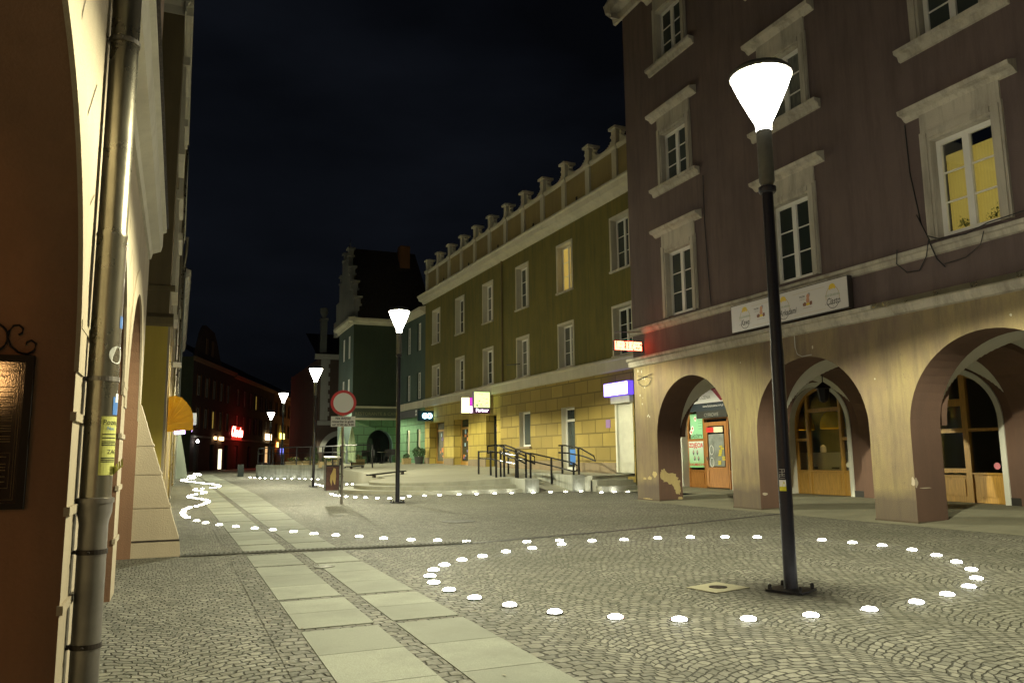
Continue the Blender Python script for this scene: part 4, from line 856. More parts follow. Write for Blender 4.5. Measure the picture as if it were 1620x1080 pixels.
# inside the second shop: counter, pendants
ct = thing('counter', 'white counter with a kettle seen through the second arched window', 'counter', (17.6, 17.3, 0.1))
mb = MB(); mb.box(16.75, 17.3, 14.9, 19.2, 0.1, 1.22); mb.box(16.71, 17.34, 14.86, 19.2, 1.22, 1.26); mb.build('cabinet', plain('white laminate', (0.62, 0.62, 0.55), 0.4), ct)
mb = MB(); mb.box(16.72, 16.75, 16.6, 16.85, 0.82, 0.85); mb.box(16.72, 16.75, 17.4, 17.6, 0.82, 0.85); mb.build('drawer_handle', M_black, ct)
tag(MB().lathe([(0.07, 1.26), (0.09, 1.29), (0.08, 1.42), (0.04, 1.46), (0.01, 1.48)], (16.95, 17.35, 0), 14).build('kettle', M_signw), 'small white kettle on the counter behind the second arched window', 'kettle')
tag(MB().box(17.0, 17.1, 15.8, 16.1, 1.28, 1.45).build('display_screen', glow('blue screen', (0.08, 0.12, 0.9), 0.7)), 'small blue glowing display on the shop counter', 'screen')
for i, (x, y, lb) in enumerate(((16.95, 16.95, 'big yellow dome pendant lamp in the middle pane of the second arched window'), (16.95, 18.1, 'yellow dome pendant lamp half hidden behind the left frame of the second arched window'))):
    pl_ = thing('pendant_lamp', lb, 'lamp', (x, y, 1.85), 'yellow pendant lamps')
    MB().lathe([(0.33, 1.92), (0.33, 2.06), (0.30, 2.2), (0.22, 2.34), (0.10, 2.42), (0.03, 2.44)], (x, y, 0), 24, capb=False).build('shade', plain('glossy yellow shade', (0.70, 0.45, 0.02), 0.15), pl_, smooth=True)
    MB().tube([(x, y, 2.44), (x, y, 3.3)], 0.008, 6).build('cord', M_black, pl_)
    MB().lathe([(0.05, 2.06), (0.07, 2.12), (0.04, 2.18)], (x, y, 0), 12).build('bulb', glow('added bulb glow', (1, 0.8, 0.4), 14), pl_)  # glow added to the unlit pendants to brighten the shop inside
# notice paper in third front
tag(MB().fbox(FS, 12.85, 13.12, 1.9, 2.2, -0.2, -0.195).build('paper_notice', M_signw), 'white square paper behind the glass of the third arch door', 'notice')
mb = MB(); mb.poly(blob(FS, 11.72, 0.93, 0.075, 0.075, -0.2, 1, 24, 0.02)); tag(mb.build('sticker', plain('pink sticker', (0.6, 0.2, 0.25), 0.5)), 'round pink sticker low on the third arch door', 'sticker')
mb = MB(); mb.poly(blob(FS, 15.85, 0.93, 0.075, 0.075, -0.2, 1, 24, 0.02)); tag(mb.build('sticker', plain('cream sticker', (0.7, 0.66, 0.5), 0.5)), 'round cream sticker at the foot of the second arched window', 'sticker')
# hanging lantern in the vault
hl = thing('hanging_lantern', 'unlit black iron lantern hanging under the second arch vault', 'lamp', (14.6, 15.2, 2.6))
lx, ly = 14.4, 14.95
lx, ly = 14.38, 14.6
MB().tube([(lx, ly, 3.3), (lx, ly, 2.92)], 0.012, 6).build('chain', M_black, hl)
MB().lathe([(0.03, 2.45), (0.10, 2.5), (0.15, 2.78), (0.19, 2.8), (0.17, 2.84), (0.06, 2.92), (0.02, 2.95)], (lx, ly, 0), 6).build('lantern_body', M_black, hl)
# cables and bits on the facade
cb_ = MB(); cb_.tube([FP.p(9.66, 7.1, 0.03), FP.p(9.64, 6.2, 0.03), FP.p(9.5, 5.2, 0.03), FP.p(9.3, 4.86, 0.12)], 0.012, 5); cb_.tube([FP.p(9.58, 5.4, 0.03), FP.p(9.35, 4.95, 0.1), FP.p(9.1, 4.83, 0.14), FP.p(8.6, 4.78, 0.14), FP.p(8.2, 4.86, 0.14), FP.p(7.6, 4.88, 0.14)], 0.01, 5)
cb_.tube([FP.p(9.95, 4.85, 0.14), FP.p(10.0, 4.6, 0.12), FP.p(9.85, 4.42, 0.06), FP.p(9.6, 4.4, 0.05), FP.p(9.4, 4.6, 0.1), FP.p(9.3, 4.86, 0.14)], 0.01, 5); cb_.tube([FP.p(9.3, 4.86, 0.14), FP.p(9.2, 4.5, 0.1), FP.p(9.1, 4.35, 0.05)], 0.012, 5); cb_.tube([FP.p(9.1, 4.4, 0.05), FP.p(8.7, 4.42, 0.05), FP.p(8.4, 4.55, 0.1), FP.p(8.3, 4.75, 0.13)], 0.008, 5)
tag(cb_.build('cable', M_ink), 'tangle of black cables running down beside the lit window', 'cable')
tag(MB().tube([FP.p(15.58, 8.2, 0.03), FP.p(15.6, 7.0, 0.03), FP.p(15.55, 5.8, 0.03), FP.p(15.5, 4.85, 0.03)], 0.012, 5).build('cable', M_ink), 'thin black cable down the mauve wall right of the leftmost windows', 'cable')
tag(MB().tube([FP.p(12.75, 3.7, 0.03), FP.p(12.75, 3.45, 0.03), FP.p(12.7, 3.3, 0.03), FP.p(12.55, 3.23, 0.04), FP.p(12.3, 3.24, 0.03)], 0.009, 5).build('cable', plain('grey cable', (0.4, 0.4, 0.38), 0.5)), 'short pale cable dangling over the top of the second arch', 'cable')
tag(MB().tube([FP.p(18.95, 3.45, 0.02)]+[FP.p(18.6+0.38*math.cos(t), 3.42+0.3*math.sin(t), 0.03) for t in [math.pi+math.pi*i/10 for i in range(1, 10)]]+[FP.p(18.2, 3.45, 0.03)], 0.008, 5).build('cable', M_ink), 'black cable loop hanging on the corner pier under the cornice', 'cable')
# bakery sign
bs_ = thing('bakery_sign', 'long white bakery sign with three yolk emblems and script words above the arches', 'sign', FP.p(12.75, 3.9, 0.16))
S0, S1, T0, T1 = 11.03, 14.5, 3.985, 4.615
MB().fbox(FP, S0, S1, T0, T1, 0.13, 0.24).build('box', plain('dark sign edge', (0.03, 0.025, 0.022), 0.5), bs_)
MB().fbox(FP, S0+0.015, S1-0.015, T0+0.015, T1-0.015, 0.24, 0.246).build('face', plain('off white acrylic', (0.60, 0.57, 0.55), 0.35), bs_)
q = MB(); F1 = FP
ccs = [(14.02, 'Kawa', 0.16), (12.78, 'Pod Arkadami', 0.155), (11.42, 'Ciasto', 0.17)]
for u, wd, sz in ccs:
    A = [(u+0.17*math.cos(t), 4.26+0.22*math.sin(t)) for t in [2*math.pi*i/40 for i in range(41)]]
    for i, (p, r_) in enumerate(zip(A, A[1:])):
        if abs(p[1]-4.19) < 0.03 or 7 <= i <= 12: continue
        m_ = 1 if p[1] > 4.22 else 0
        n1 = Vector((p[0]-u, p[1]-4.26)).normalized()*0.007
        q.fq(F1, ((p[0]-n1.x, p[1]-n1.y, 0.248), (r_[0]-n1.x, r_[1]-n1.y, 0.248), (r_[0]+n1.x, r_[1]+n1.y, 0.248), (p[0]+n1.x, p[1]+n1.y, 0.248)), m_)
    yk = [(u+0.085*math.cos(t), 4.455+0.075*math.sin(t)) for t in [math.pi*i/10 for i in range(11)]]+[(u-0.085, 4.43), (u-0.055, 4.405), (u-0.03, 4.44), (u, 4.41), (u+0.03, 4.44), (u+0.05, 4.40), (u+0.085, 4.43)]
    q.fq(F1, [(a_, b_, 0.249) for a_, b_ in yk], 2)
    text(q, 'PĄCZKARNIA', F1, u, 4.285, 0.06, 0.2485, 3, flip=-1, thick=0.0015)
    text(q, wd, F1, u, 4.12, sz*1.12, 0.2492, 0, flip=-1, shear=0.35, sx=0.72, thick=0.003)
    for du, z_ in ((0.19, 4.14), (-0.19, 4.14), (0, 4.08)): q.fq(F1, ((u+du-0.007, z_-0.007, 0.2485), (u+du+0.007, z_-0.007, 0.2485), (u+du+0.007, z_+0.007, 0.2485), (u+du-0.007, z_+0.007, 0.2485)), 0)
for a_, b_ in ((11.62, 12.5), (13.0, 13.8)):
    for z_ in (4.06, 4.5): q.fbox(F1, a_, b_, z_, z_+0.005, 0.246, 0.2475, 1)
for u in (12.1, 13.5):  # little vignette: figure behind a tray of buns
    q.poly(blob(F1, u-0.03, 4.40, 0.045, 0.05, 0.2485, 4, 16, 0.1), 4); q.poly(blob(F1, u-0.06, 4.43, 0.04, 0.05, 0.2482, 5, 14, 0.2), 5); q.poly(blob(F1, u-0.02, 4.32, 0.055, 0.07, 0.2484, 6, 14, 0.2), 4)
    q.poly(blob(F1, u+0.07, 4.25, 0.06, 0.045, 0.2486, 7, 12, 0.3), 6); q.poly(blob(F1, u-0.1, 4.25, 0.05, 0.05, 0.2487, 8, 12, 0.3), 6); q.poly(blob(F1, u-0.02, 4.24, 0.06, 0.03, 0.2488, 9, 12, 0.2), 2)
    text(q, 'PĄCZKI', F1, u+0.13, 4.40, 0.045, 0.2485, 0, flip=-1, thick=0.002); text(q, 'z sercem', F1, u+0.13, 4.35, 0.04, 0.2485, 0, flip=-1)
    q.fbox(F1, u-0.12, u+0.12, 4.17, 4.175, 0.246, 0.2475, 6)
q.build('print', [plain('charcoal print', (0.09, 0.085, 0.08), 0.5), plain('ochre print', (0.45, 0.36, 0.16), 0.5), plain('yolk yellow', (0.72, 0.50, 0.03), 0.5), plain('sage print', (0.30, 0.36, 0.26), 0.5), plain('skin print', (0.55, 0.26, 0.16), 0.5), plain('grey hair print', (0.3, 0.3, 0.3), 0.5), plain('brown print', (0.20, 0.08, 0.05), 0.5)], bs_)
# red LED matrix display
ls = thing('led_display', 'red scrolling LED display on a bracket at the corner of the mauve house', 'sign', (11.4, 18.55, 4.1))
FD = Fr((10.93, 18.6, 0), (1, 0.03, 0), (0.03, -1, 0))
MB().fbox(FD, 0, 0.92, 4.10, 4.38, -0.08, 0.0).build('housing', plain('display housing', (0.05, 0.008, 0.008), 0.5), ls)
q = MB(); r_ = random.Random(4); W_ = 84; H_ = 16
tx = MB(); 
font = {'L': ['100', '100', '100', '100', '111'], 'O': ['111', '101', '101', '101', '111'], 'D': ['110', '101', '101', '101', '110'], 'Z': ['111', '001', '010', '100', '111'], 'Y': ['101', '101', '010', '010', '010'], 'E': ['111', '100', '111', '100', '111'], 'U': ['101', '101', '101', '101', '111'], 'S': ['111', '100', '111', '001', '111']}
word = 'USLUDES'
on = set()
for i in range(W_):
    for j in range(H_):
        li = i//12; ci = (i % 12)//4; rj = min(4, j//3)
        ch = font[word[li]] if li < 7 else None
        if (ch and ci < 3 and ch[4-rj][ci] == '1') or r_.random() < 0.45: on.add((i, j))
for i, j in on:
    x = 0.02+0.88*(i+0.5)/W_; z = 4.118+0.245*(j+0.5)/H_; q.fq(FD, ((x-0.0042, z-0.006, 0.002), (x+0.0042, z-0.006, 0.002), (x+0.0042, z+0.006, 0.002), (x-0.0042, z+0.006, 0.002)))
q.build('led_matrix', glow('red led', (1.0, 0.10, 0.05), 22), ls)
q = MB(); q.tube([(11.0, 18.66, 4.38), (11.0, 18.66, 4.62), (11.9, 18.66, 4.66)], 0.012, 6); q.tube([(11.45, 18.66, 4.38), (11.45, 18.66, 4.64)], 0.012, 6); q.build('bracket', M_zinc, ls)

# ================================================================== YELLOW BUILDING
A = Vector((14.75, 24.0, 0)); B = Vector((14.0, 46.8, 0)); UY = (B-A).normalized(); NY = Vector((-UY.y, UY.x, 0))
FY = Fr(A, UY, NY)
hY = thing('yellow_building', 'long mustard building with crested attic parapet and white framed windows', 'building', (14.4, 35, 0.6))
SE = 23.0
def zb(s): return 0.60+0.0115*s
sc_ = [0.42, 4.72, 8.85, 12.95, 16.95, 20.93]
wy = [(s-0.6, s+0.6, z, z+h) for s in sc_ for z, h in ((4.85, 1.78), (8.05, 1.98))]
mb = MB(); wall(mb, FY, -4.8, SE, 4.3, 10.9, wy, 0.32, 0, 1); 
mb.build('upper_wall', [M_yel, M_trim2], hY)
gh = [(-0.05, 1.1, 0.5, 3.3), (4.14, 5.27, 0.6, 3.2), (8.2, 9.35, 1.66, 3.24)]
mb = MB(); wall(mb, FY, -0.12, 11.5, 0.3, 4.3, gh, 0.3, 0, 1)
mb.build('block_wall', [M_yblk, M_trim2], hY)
mb = MB(); pil = [(11.5, 11.95), (13.3, 15.7), (17.95, 19.5), (22.1, 23.0)]
bays = [(11.95, 13.3, 0.5, 3.28), (15.7, 17.95, 0.5, 3.28), (19.5, 22.1, 0.5, 3.28)]
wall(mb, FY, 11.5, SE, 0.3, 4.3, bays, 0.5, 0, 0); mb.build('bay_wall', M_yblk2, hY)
mb = MB(); mb.poly([FY.p(SE, 0.3), FY.p(SE, 0.3, -9), FY.p(SE, 10.9, -9), FY.p(SE, 10.9)]); mb.poly([FY.p(-4.8, 4.3), FY.p(-4.8, 4.3, -9), FY.p(-4.8, 10.9, -9), FY.p(-4.8, 10.9)]); mb.poly([FY.p(-0.12, 0), FY.p(-0.12, 0, -3), FY.p(-0.12, 4.3, -3), FY.p(-0.12, 4.3)]); mb.build('end_wall', M_yel, hY)
mb = MB()
for a, b in [(1.12, 4.12), (5.29, 11.5), (11.5, 11.94), (13.31, 15.69), (17.96, 19.49), (22.11, 23.0)]: MB().fbox(FY, a, b, 0.3, zb((a+b)/2)+0.34, 0, 0.035).build('plinth', M_plinth, hY)
mb = MB(); bandprof(mb, FY, -4.8, SE+0.1, [(0, 4.28), (0.08, 4.30), (0.10, 4.34), (0.10, 4.66), (0.16, 4.70), (0.16, 4.76), (0, 4.82)]); mb.build('string_course', M_trim2, hY)
mb = MB(); bandprof(mb, FY, -4.8, SE+0.35, [(0, 10.8), (0.08, 10.82), (0.14, 10.95), (0.35, 11.02), (0.40, 11.2), (0.46, 11.24), (0.46, 11.32), (0, 11.42)]); mb.build('roof_cornice', M_trim2, hY)
for i, (a, b, c, e) in enumerate(wy):
    s = (a+b)/2; lit = (abs(s-4.72) < 0.1 and c > 8)
    wv = win(FY, hY, a+0.02, b-0.02, c+0.02, e-0.02, -0.22, 2, 3, M_pvc, M_lit if lit else (M_pane2 if (i*7) % 3 else M_pane), fw=0.075, label='window lit yellow from inside' if lit else None)
    q = MB(); q.fbox(FY, a-0.10, a, c, e+0.1, 0, 0.03); q.fbox(FY, b, b+0.10, c, e+0.1, 0, 0.03); q.fbox(FY, a, b, e, e+0.1, 0, 0.03); q.build('window_surround', M_trim2, wv); MB().fbox(FY, a-0.12, b+0.12, c-0.07, c, 0, 0.08).build('sill', M_trim, wv)
# attic parapet
mb = MB(); mb.fbox(FY, -4.8, SE-0.05, 11.3, 12.75, -0.35, -0.05); mb.build('attic_wall', M_attic, hY)
ps_ = [22.78-2.013*i for i in range(14)]
cap = MB(); bandprof(cap, FY, -4.8, SE-0.02, [(-0.05, 12.70), (0.0, 12.72), (0.04, 12.80), (0.04, 12.88), (-0.05, 12.93), (-0.4, 12.93)]); 
for s in ps_: bandprof(cap, FY, s-0.21, s+0.21, [(0.0, 12.70), (0.06, 12.72), (0.10, 12.80), (0.10, 12.89), (0, 12.95), (-0.4, 12.95)])
cp_ = cap.build('attic_coping', M_trim2, hY)
for s in ps_: MB().fbox(FY, s-0.16, s+0.16, 11.35, 12.72, -0.06, 0.035).build('attic_pilaster', M_trim2, hY)
for s in ps_:
    q = MB(); q.fbox(FY, s-0.15, s+0.15, 12.94, 13.5, -0.38, 0.02); q.fbox(FY, s-0.24, s+0.24, 13.5, 13.58, -0.47, 0.10); q.prism([FY.p(s-0.24, 13.58, -0.47), FY.p(s+0.24, 13.58, -0.47), FY.p(s+0.24, 13.58, 0.1), FY.p(s-0.24, 13.58, 0.1)], (0, 0, 0.02))
    q.poly([FY.p(s-0.2, 13.6, -0.43), FY.p(s+0.2, 13.6, -0.43), FY.p(s, 13.72, -0.18)]); q.poly([FY.p(s-0.2, 13.6, 0.06), FY.p(s+0.2, 13.6, 0.06), FY.p(s, 13.72, -0.18)]); q.poly([FY.p(s-0.2, 13.6, -0.43), FY.p(s-0.2, 13.6, 0.06), FY.p(s, 13.72, -0.18)]); q.poly([FY.p(s+0.2, 13.6, -0.43), FY.p(s+0.2, 13.6, 0.06), FY.p(s, 13.72, -0.18)])
    q.build('attic_pedestal', M_trim2, hY)
for s0, s1_ in zip(ps_[1:], ps_):      # swags between pedestals
    a, b = s0+0.16, s1_-0.16; n = 14; m_ = (a+b)/2; h = (b-a)/2
    P = []
    for i in range(n+1):
        t_ = -1+2*i/n; u = m_+h*t_*0.93; P.append((u, 12.98+0.36*abs(t_)**2.6))
    q = MB()
    for p, r_ in zip(P, P[1:]): q.fbox(FY, p[0], r_[0], 12.93, (p[1]+r_[1])/2, -0.24, -0.1)
    for sg_ in (-1, 1):
        c_ = (m_+sg_*h*0.80, 13.34); q.tube([FY.p(c_[0]+0.0, c_[1], -0.26), FY.p(c_[0], c_[1], -0.08)], 0.06, 10)
    q.build('attic_scroll', M_trim2, hY)
q = MB()
for s in [ps_[i]-1.0 for i in range(1, 12, 2)]: q.fbox(FY, s-0.06, s+0.06, 11.55, 11.8, -0.05, -0.03)
q.build('attic_vent', M_shade, hY)
MB().poly([FY.p(-4.8, 12, -0.4), FY.p(SE, 12, -0.4), FY.p(SE, 13.2, -5), FY.p(-4.8, 13.2, -5)]).build('roof', M_roof, hY)
MB().tube([FY.p(11.1, 4.8, 0.06), FY.p(11.1, 10.8, 0.06)], 0.045, 8).build('drainpipe', M_olive, hY)
# satellite-ish aerial and wires
tag(MB().tube([FY.p(9.4, 5.5, -0.1), FY.p(9.6, 5.45, 0.5), FY.p(8.6, 5.35, 0.5)], 0.02, 5).build('aerial', M_black), 'black aerial bracket under the third upper window of the yellow building', 'aerial')
# ground floor window, door, shutter
win(FY, hY, 8.22, 9.33, 1.68, 3.22, -0.2, 1, 1, M_pvc, M_pane2)
MB().fbox(FY, 8.1, 9.45, 1.58, 1.66, 0, 0.1).build('sill', M_plinth, hY)
dY = MB(); dY.fbox(FY, 4.16, 4.26, 0.62, 3.18, -0.26, -0.2); dY.fbox(FY, 5.15, 5.25, 0.62, 3.18, -0.26, -0.2); dY.fbox(FY, 4.26, 5.15, 3.1, 3.18, -0.26, -0.2); dY.fbox(FY, 4.26, 5.15, 2.62, 2.72, -0.26, -0.2); dY.fbox(FY, 4.26, 5.15, 0.62, 0.78, -0.26, -0.2)
dYo = dY.build('door', M_pvc, hY, ); MB().fbox(FY, 4.26, 5.15, 0.78, 3.1, -0.25, -0.23).build('pane', M_pane, dYo); MB().fbox(FY, 4.5, 5.0, 0.9, 1.5, -0.23, -0.225).build('blue_poster', plain('blue poster', (0.03, 0.15, 0.5), 0.4), dYo)
MB().fbox(FY, 4.3, 4.34, 1.55, 1.8, -0.2, -0.16).build('handle', M_steel, dYo)
q = MB(); n = 34
for i in range(n):
    z0 = 0.62+i*(2.55/n); q.fbox(FY, 0.05, 1.0, z0, z0+2.55/n*0.82, -0.1, -0.07)
q.fbox(FY, 0.05, 1.0, 0.6, 3.2, -0.12, -0.1)
sh_ = q.build('roller_shutter', M_shut, hY); q = MB(); q.fbox(FY, -0.05, 0.05, 0.6, 3.1, -0.12, 0.02); q.fbox(FY, 1.0, 1.1, 0.6, 3.1, -0.12, 0.02); q.fbox(FY, -0.1, 1.15, 3.1, 3.36, -0.1, 0.16); q.build('shutter_box', M_shut, sh_)
# recessed bays
for a, b, doorm, lab in ((11.95, 13.3, M_pane, None), (15.7, 17.95, M_pane, None), (19.5, 22.1, M_pane2, None)):
    q = MB(); q.fbox(FY, a, b, 3.28, 3.4, -0.52, -0.5); q.fbox(FY, a, a+0.1, 0.6, 3.28, -0.52, -0.44); q.fbox(FY, b-0.1, b, 0.6, 3.28, -0.52, -0.44); q.fbox(FY, a+0.1, b-0.1, 2.75, 2.87, -0.52, -0.44); q.fbox(FY, (a+b)/2-0.05, (a+b)/2+0.05, 0.6, 2.75, -0.52, -0.44); q.fbox(FY, a+0.1, b-0.1, 0.6, 1.0, -0.52, -0.45)
    fo = q.build('shop_doorway', M_wood2 if a > 12 else M_black, hY); MB().fbox(FY, a+0.05, b-0.05, 0.7, 3.25, -0.51, -0.48).build('pane', doorm, fo)
    q = MB(); r_ = random.Random(int(a)); 
    for i in range(14): u = r_.uniform(a+0.25, b-0.5); z = r_.uniform(1.1, 2.5); q.fbox(FY, u, u+r_.uniform(0.1, 0.3), z, z+r_.uniform(0.08, 0.3), -0.48, -0.47-0.0006*i, i % 3)
    q.build('window_display', [plain('violet print', (0.12, 0.08, 0.3), 0.5), plain('orange print', (0.6, 0.2, 0.04), 0.5), plain('pale blue print', (0.35, 0.5, 0.6), 0.5)], fo)
# small plate
tag(MB().fbox(FY, 1.45, 1.75, 2.25, 2.55, 0.0, 0.02).build('plate', plain('violet plate', (0.25, 0.15, 0.35), 0.5)), 'small square violet plate on the blockwork left of the roller shutter', 'sign')
# illuminated signs
def lightbox(name, label, s0, s1, z0, z1, d0, d1, face, body, mats_extra=None, extra=None):
    o = thing(name, label, 'sign', FY.p((s0+s1)/2, z0, d0)); MB().fbox(FY, s0, s1, z0, z1, d0, d1-0.004).build('housing', body, o); MB().fbox(FY, s0+0.03, s1-0.03, z0+0.03, z1-0.03, d1-0.004, d1).build('face', face, o)
    if extra: q = MB(); extra(q); q.build('print', mats_extra, o)
    return o
lightbox('light_box', 'blank white and violet light box above the roller shutter', -0.2, 1.42, 3.36, 3.85, 0.04, 0.28, glow('violet white light', (0.72, 0.62, 1.0), 4.5), glow('violet edge', (0.16, 0.08, 0.9), 1.2))
FZ = Fr(FY.p(12.3, 0, 0), -NY*-1, -UY)   # projecting signs face the camera: u runs out from wall
FZ = Fr(FY.p(12.4, 0, 0), NY, -UY)
o = thing('light_box', 'square lime green light box with a violet lettered strip below', 'sign', FZ.p(0.5, 3.3, 0))
MB().fbox(FZ, 0.15, 1.02, 3.35, 4.42, -0.2, 0).build('housing', plain('violet housing', (0.12, 0.02, 0.2), 0.4), o); MB().fbox(FZ, 0.17, 1.0, 3.64, 4.40, 0, 0.006).build('face', glow('lime light', (0.72, 1.0, 0.35), 1.5), o)
q = MB(); r_ = random.Random(9)
for i in range(26): u = r_.uniform(0.2, 0.88); z = r_.uniform(3.68, 4.32); q.fbox(FZ, u, u+r_.uniform(0.03, 0.12), z, z+0.02, 0.006, 0.008+0.0002*i)
q.build('print', M_ink, o); q = MB(); text(q, 'Partner', FZ, 0.58, 3.43, 0.22, 0.004, 0, flip=-1, thick=0.008); 
q.build('lettering', glow('white violet light', (1, 0.8, 1.0), 3), o)
FZ2 = Fr(FY.p(14.1, 0, 0), (NY+UY*0.25), (-UY+NY*0.25))
o = thing('light_box', 'pale yellow light box with a magenta corner, left of the lime green one', 'sign', FZ2.p(0.4, 3.4, 0))
MB().fbox(FZ2, 0.1, 0.98, 3.45, 4.28, -0.25, 0).build('housing', plain('dark magenta housing', (0.12, 0.01, 0.1), 0.4), o); MB().fbox(FZ2, 0.55, 0.96, 3.47, 4.26, 0, 0.006).build('face', glow('pale yellow light', (1.0, 1.0, 0.45), 2.2), o); MB().fbox(FZ2, 0.12, 0.53, 3.86, 4.26, 0, 0.006).build('face', glow('magenta light', (0.7, 0.05, 0.65), 1.0), o); MB().fbox(FZ2, 0.12, 0.53, 3.47, 3.83, 0, 0.006).build('face', glow('pink white light', (1.0, 0.8, 0.9), 2.0), o)
FZ3 = Fr(FY.p(21.4, 0, 0), NY, -UY)
o = thing('light_box', 'small dark sign with glowing pale blue letters at the far end of the yellow building', 'sign', FZ3.p(0.5, 3.4, 0))
MB().fbox(FZ3, -0.1, 0.98, 3.38, 3.98, -0.15, 0).build('housing', plain('dark teal housing', (0.01, 0.05, 0.07), 0.4), o)
q = MB()
for c_ in (0.25, 0.55): q.lathe([(0.01, 0), (0.01, 0)], (0, 0, -50), 3); q.tube([FZ3.p(c_+0.11*math.cos(t), 3.68+0.12*math.sin(t), 0.03) for t in [2*math.pi*i/16 for i in range(17)]], 0.05, 6)
q.build('letters', glow('ice blue light', (0.55, 0.9, 1.0), 6), o)

# ================================================================== GREEN BUILDING
hG = thing('green_building', 'dark green corner building with restaurant arcade and high dark roof', 'building', (12, 52.5, 0.7))
GY = 52.5; FG = Fr((10.6, GY, 0), (1, 0, 0), (0, -1, 0)); FG2 = Fr(FY.p(SE, 0, 0), UY, NY); GL = 5.6
gp = FG2.p(GL, 0)
gx = gp.x-10.6
mb = MB(); wall(mb, FG, 0, gx, 4.65, 10.3, [], 0.3); mb.build('front_wall', M_green, hG)
mb = MB(); wall(mb, FG, 0, gx, 0.5, 3.75, [(1.0, 2.75, 0.5, 3.1, 2.1)], 0.8, 0, 1); mb.build('arcade_front', [M_green2, plaster('blue green reveal', (0.18, 0.30, 0.28), (0.1, 0.2, 0.18))], hG)
sw = [(0.9, 1.65, 4.9, 6.6), (3.1, 3.85, 4.9, 6.6), (0.9, 1.65, 8.0, 9.8), (3.1, 3.85, 8.0, 9.8), (0.9, 1.6, 0.95, 3.0), (3.1, 3.8, 0.95, 3.0)]
mb = MB(); wall(mb, FG2, 0, GL, 4.6, 10.3, [h for h in sw if h[2] > 4], 0.25); mb.build('side_wall', M_teal, hG)
mb = MB(); wall(mb, FG2, 0, GL, 0.5, 4.6, [h for h in sw if h[2] < 4], 0.25); mb.build('side_ground_wall', M_green2, hG)
for h in sw: win(FG2, hG, *h, -0.1, 1 if h[2] < 4 else 2, 1 if h[2] < 4 else 3, M_pvc, plain('pale blind', (0.42, 0.40, 0.26), 0.7) if h[2] < 4 else M_pane2)
FGl = Fr((10.6, GY, 0), (0, 1, 0), (-1, 0, 0)); lw = [(1.1, 1.9, 4.9, 6.6), (3.0, 3.8, 4.9, 6.6), (1.1, 1.9, 8.0, 9.6), (3.0, 3.8, 8.0, 9.6)]
mb = MB(); wall(mb, FGl, 0, 5.2, 0.5, 10.3, lw, 0.15); mb.build('left_wall', M_teal, hG)
for h in lw: win(FGl, hG, *h, -0.05, 2, 3, M_pvc, plain('bluish curtain glass', (0.35, 0.42, 0.42), 0.4))
mb = MB(); PR = [(0, 10.2), (0.1, 10.22), (0.15, 10.35), (0.4, 10.42), (0.42, 10.6), (0, 10.7)]
bandprof(mb, FG, -0.42, gx+0.1, PR); bandprof(mb, FGl, -0.42, 5.4, PR); bandprof(mb, FG2, 0, GL, PR); mb.build('eaves_cornice', M_trim2, hG)
mb = MB(); mb.fbox(FG, -0.05, gx, 3.75, 3.87, -0.2, 0.12); mb.fbox(FG, -0.05, gx, 4.53, 4.66, -0.2, 0.15); mb.fbox(FG2, 0, GL, 4.3, 4.75, 0, 0.12); mb.build('string_course', M_trim2, hG)
mb = MB(); z0, z1 = 10.65, 16.6
mb.poly([(10.9, GY, z0), (16.4, GY, z0), (16.0, GY+4.2, z1), (11.3, GY+4.2, z1)]); mb.poly([(10.9, GY, z0), (11.3, GY+4.2, z1), (11.3, GY+8, z0), (10.9, GY+9, z0)]); mb.poly([(16.4, GY, z0), (16.0, GY+4.2, z1), (16.4, GY+9, z0)]); mb.build('roof', M_roof, hG)
mb = MB(); mb.box(14.6, 15.35, GY+3.2, GY+4.0, 12, 16.9); mb.build('chimney', plaster('orange brick chimney', (0.22, 0.10, 0.03), (0.12, 0.06, 0.02)), hG)
# crested gable seen edge on
mb = MB(); gxx = 10.75
def gprism(y0, y1, z0, z1, t=0.28, x=gxx): mb.box(x, x+t, y0, y1, z0, z1)
gprism(GY+0.4, GY+8.5, 10.5, 11.6); gprism(GY+1.2, GY+7.6, 11.6, 12.9); gprism(GY+2.4, GY+6.4, 12.9, 14.2); gprism(GY+3.2, GY+5.4, 14.2, 15.7, 0.34)
for y_, z_ in ((GY+0.7, 11.6), (GY+1.6, 12.9), (GY+2.7, 14.2), (GY+3.4, 15.7), (GY+5.0, 15.7), (GY+6.1, 14.2)):
    mb.box(gxx-0.06, gxx+0.45, y_-0.3, y_+0.3, z_, z_+0.12); mb.box(gxx+0.02, gxx+0.38, y_-0.2, y_+0.2, z_+0.12, z_+0.55); mb.box(gxx-0.08, gxx+0.5, y_-0.32, y_+0.32, z_+0.55, z_+0.68)
for k, (y_, z_) in enumerate(((GY+0.7, 12.3), (GY+3.4, 16.38))):
    if k: mb.lathe([(0.07, z_), (0.04, z_+0.25), (0.005, z_+0.75)], (gxx+0.15, y_, 0), 8)
for y_, z_ in ((GY+1.0, 12.0), (GY+2.0, 13.3), (GY+2.95, 14.7)):
    mb.tube([(gxx-0.05, y_, z_), (gxx+0.3, y_, z_)], 0.28, 10)
mb.build('crested_gable', plaster('grey gable stone', (0.22, 0.22, 0.20), (0.13, 0.13, 0.12)), hG)
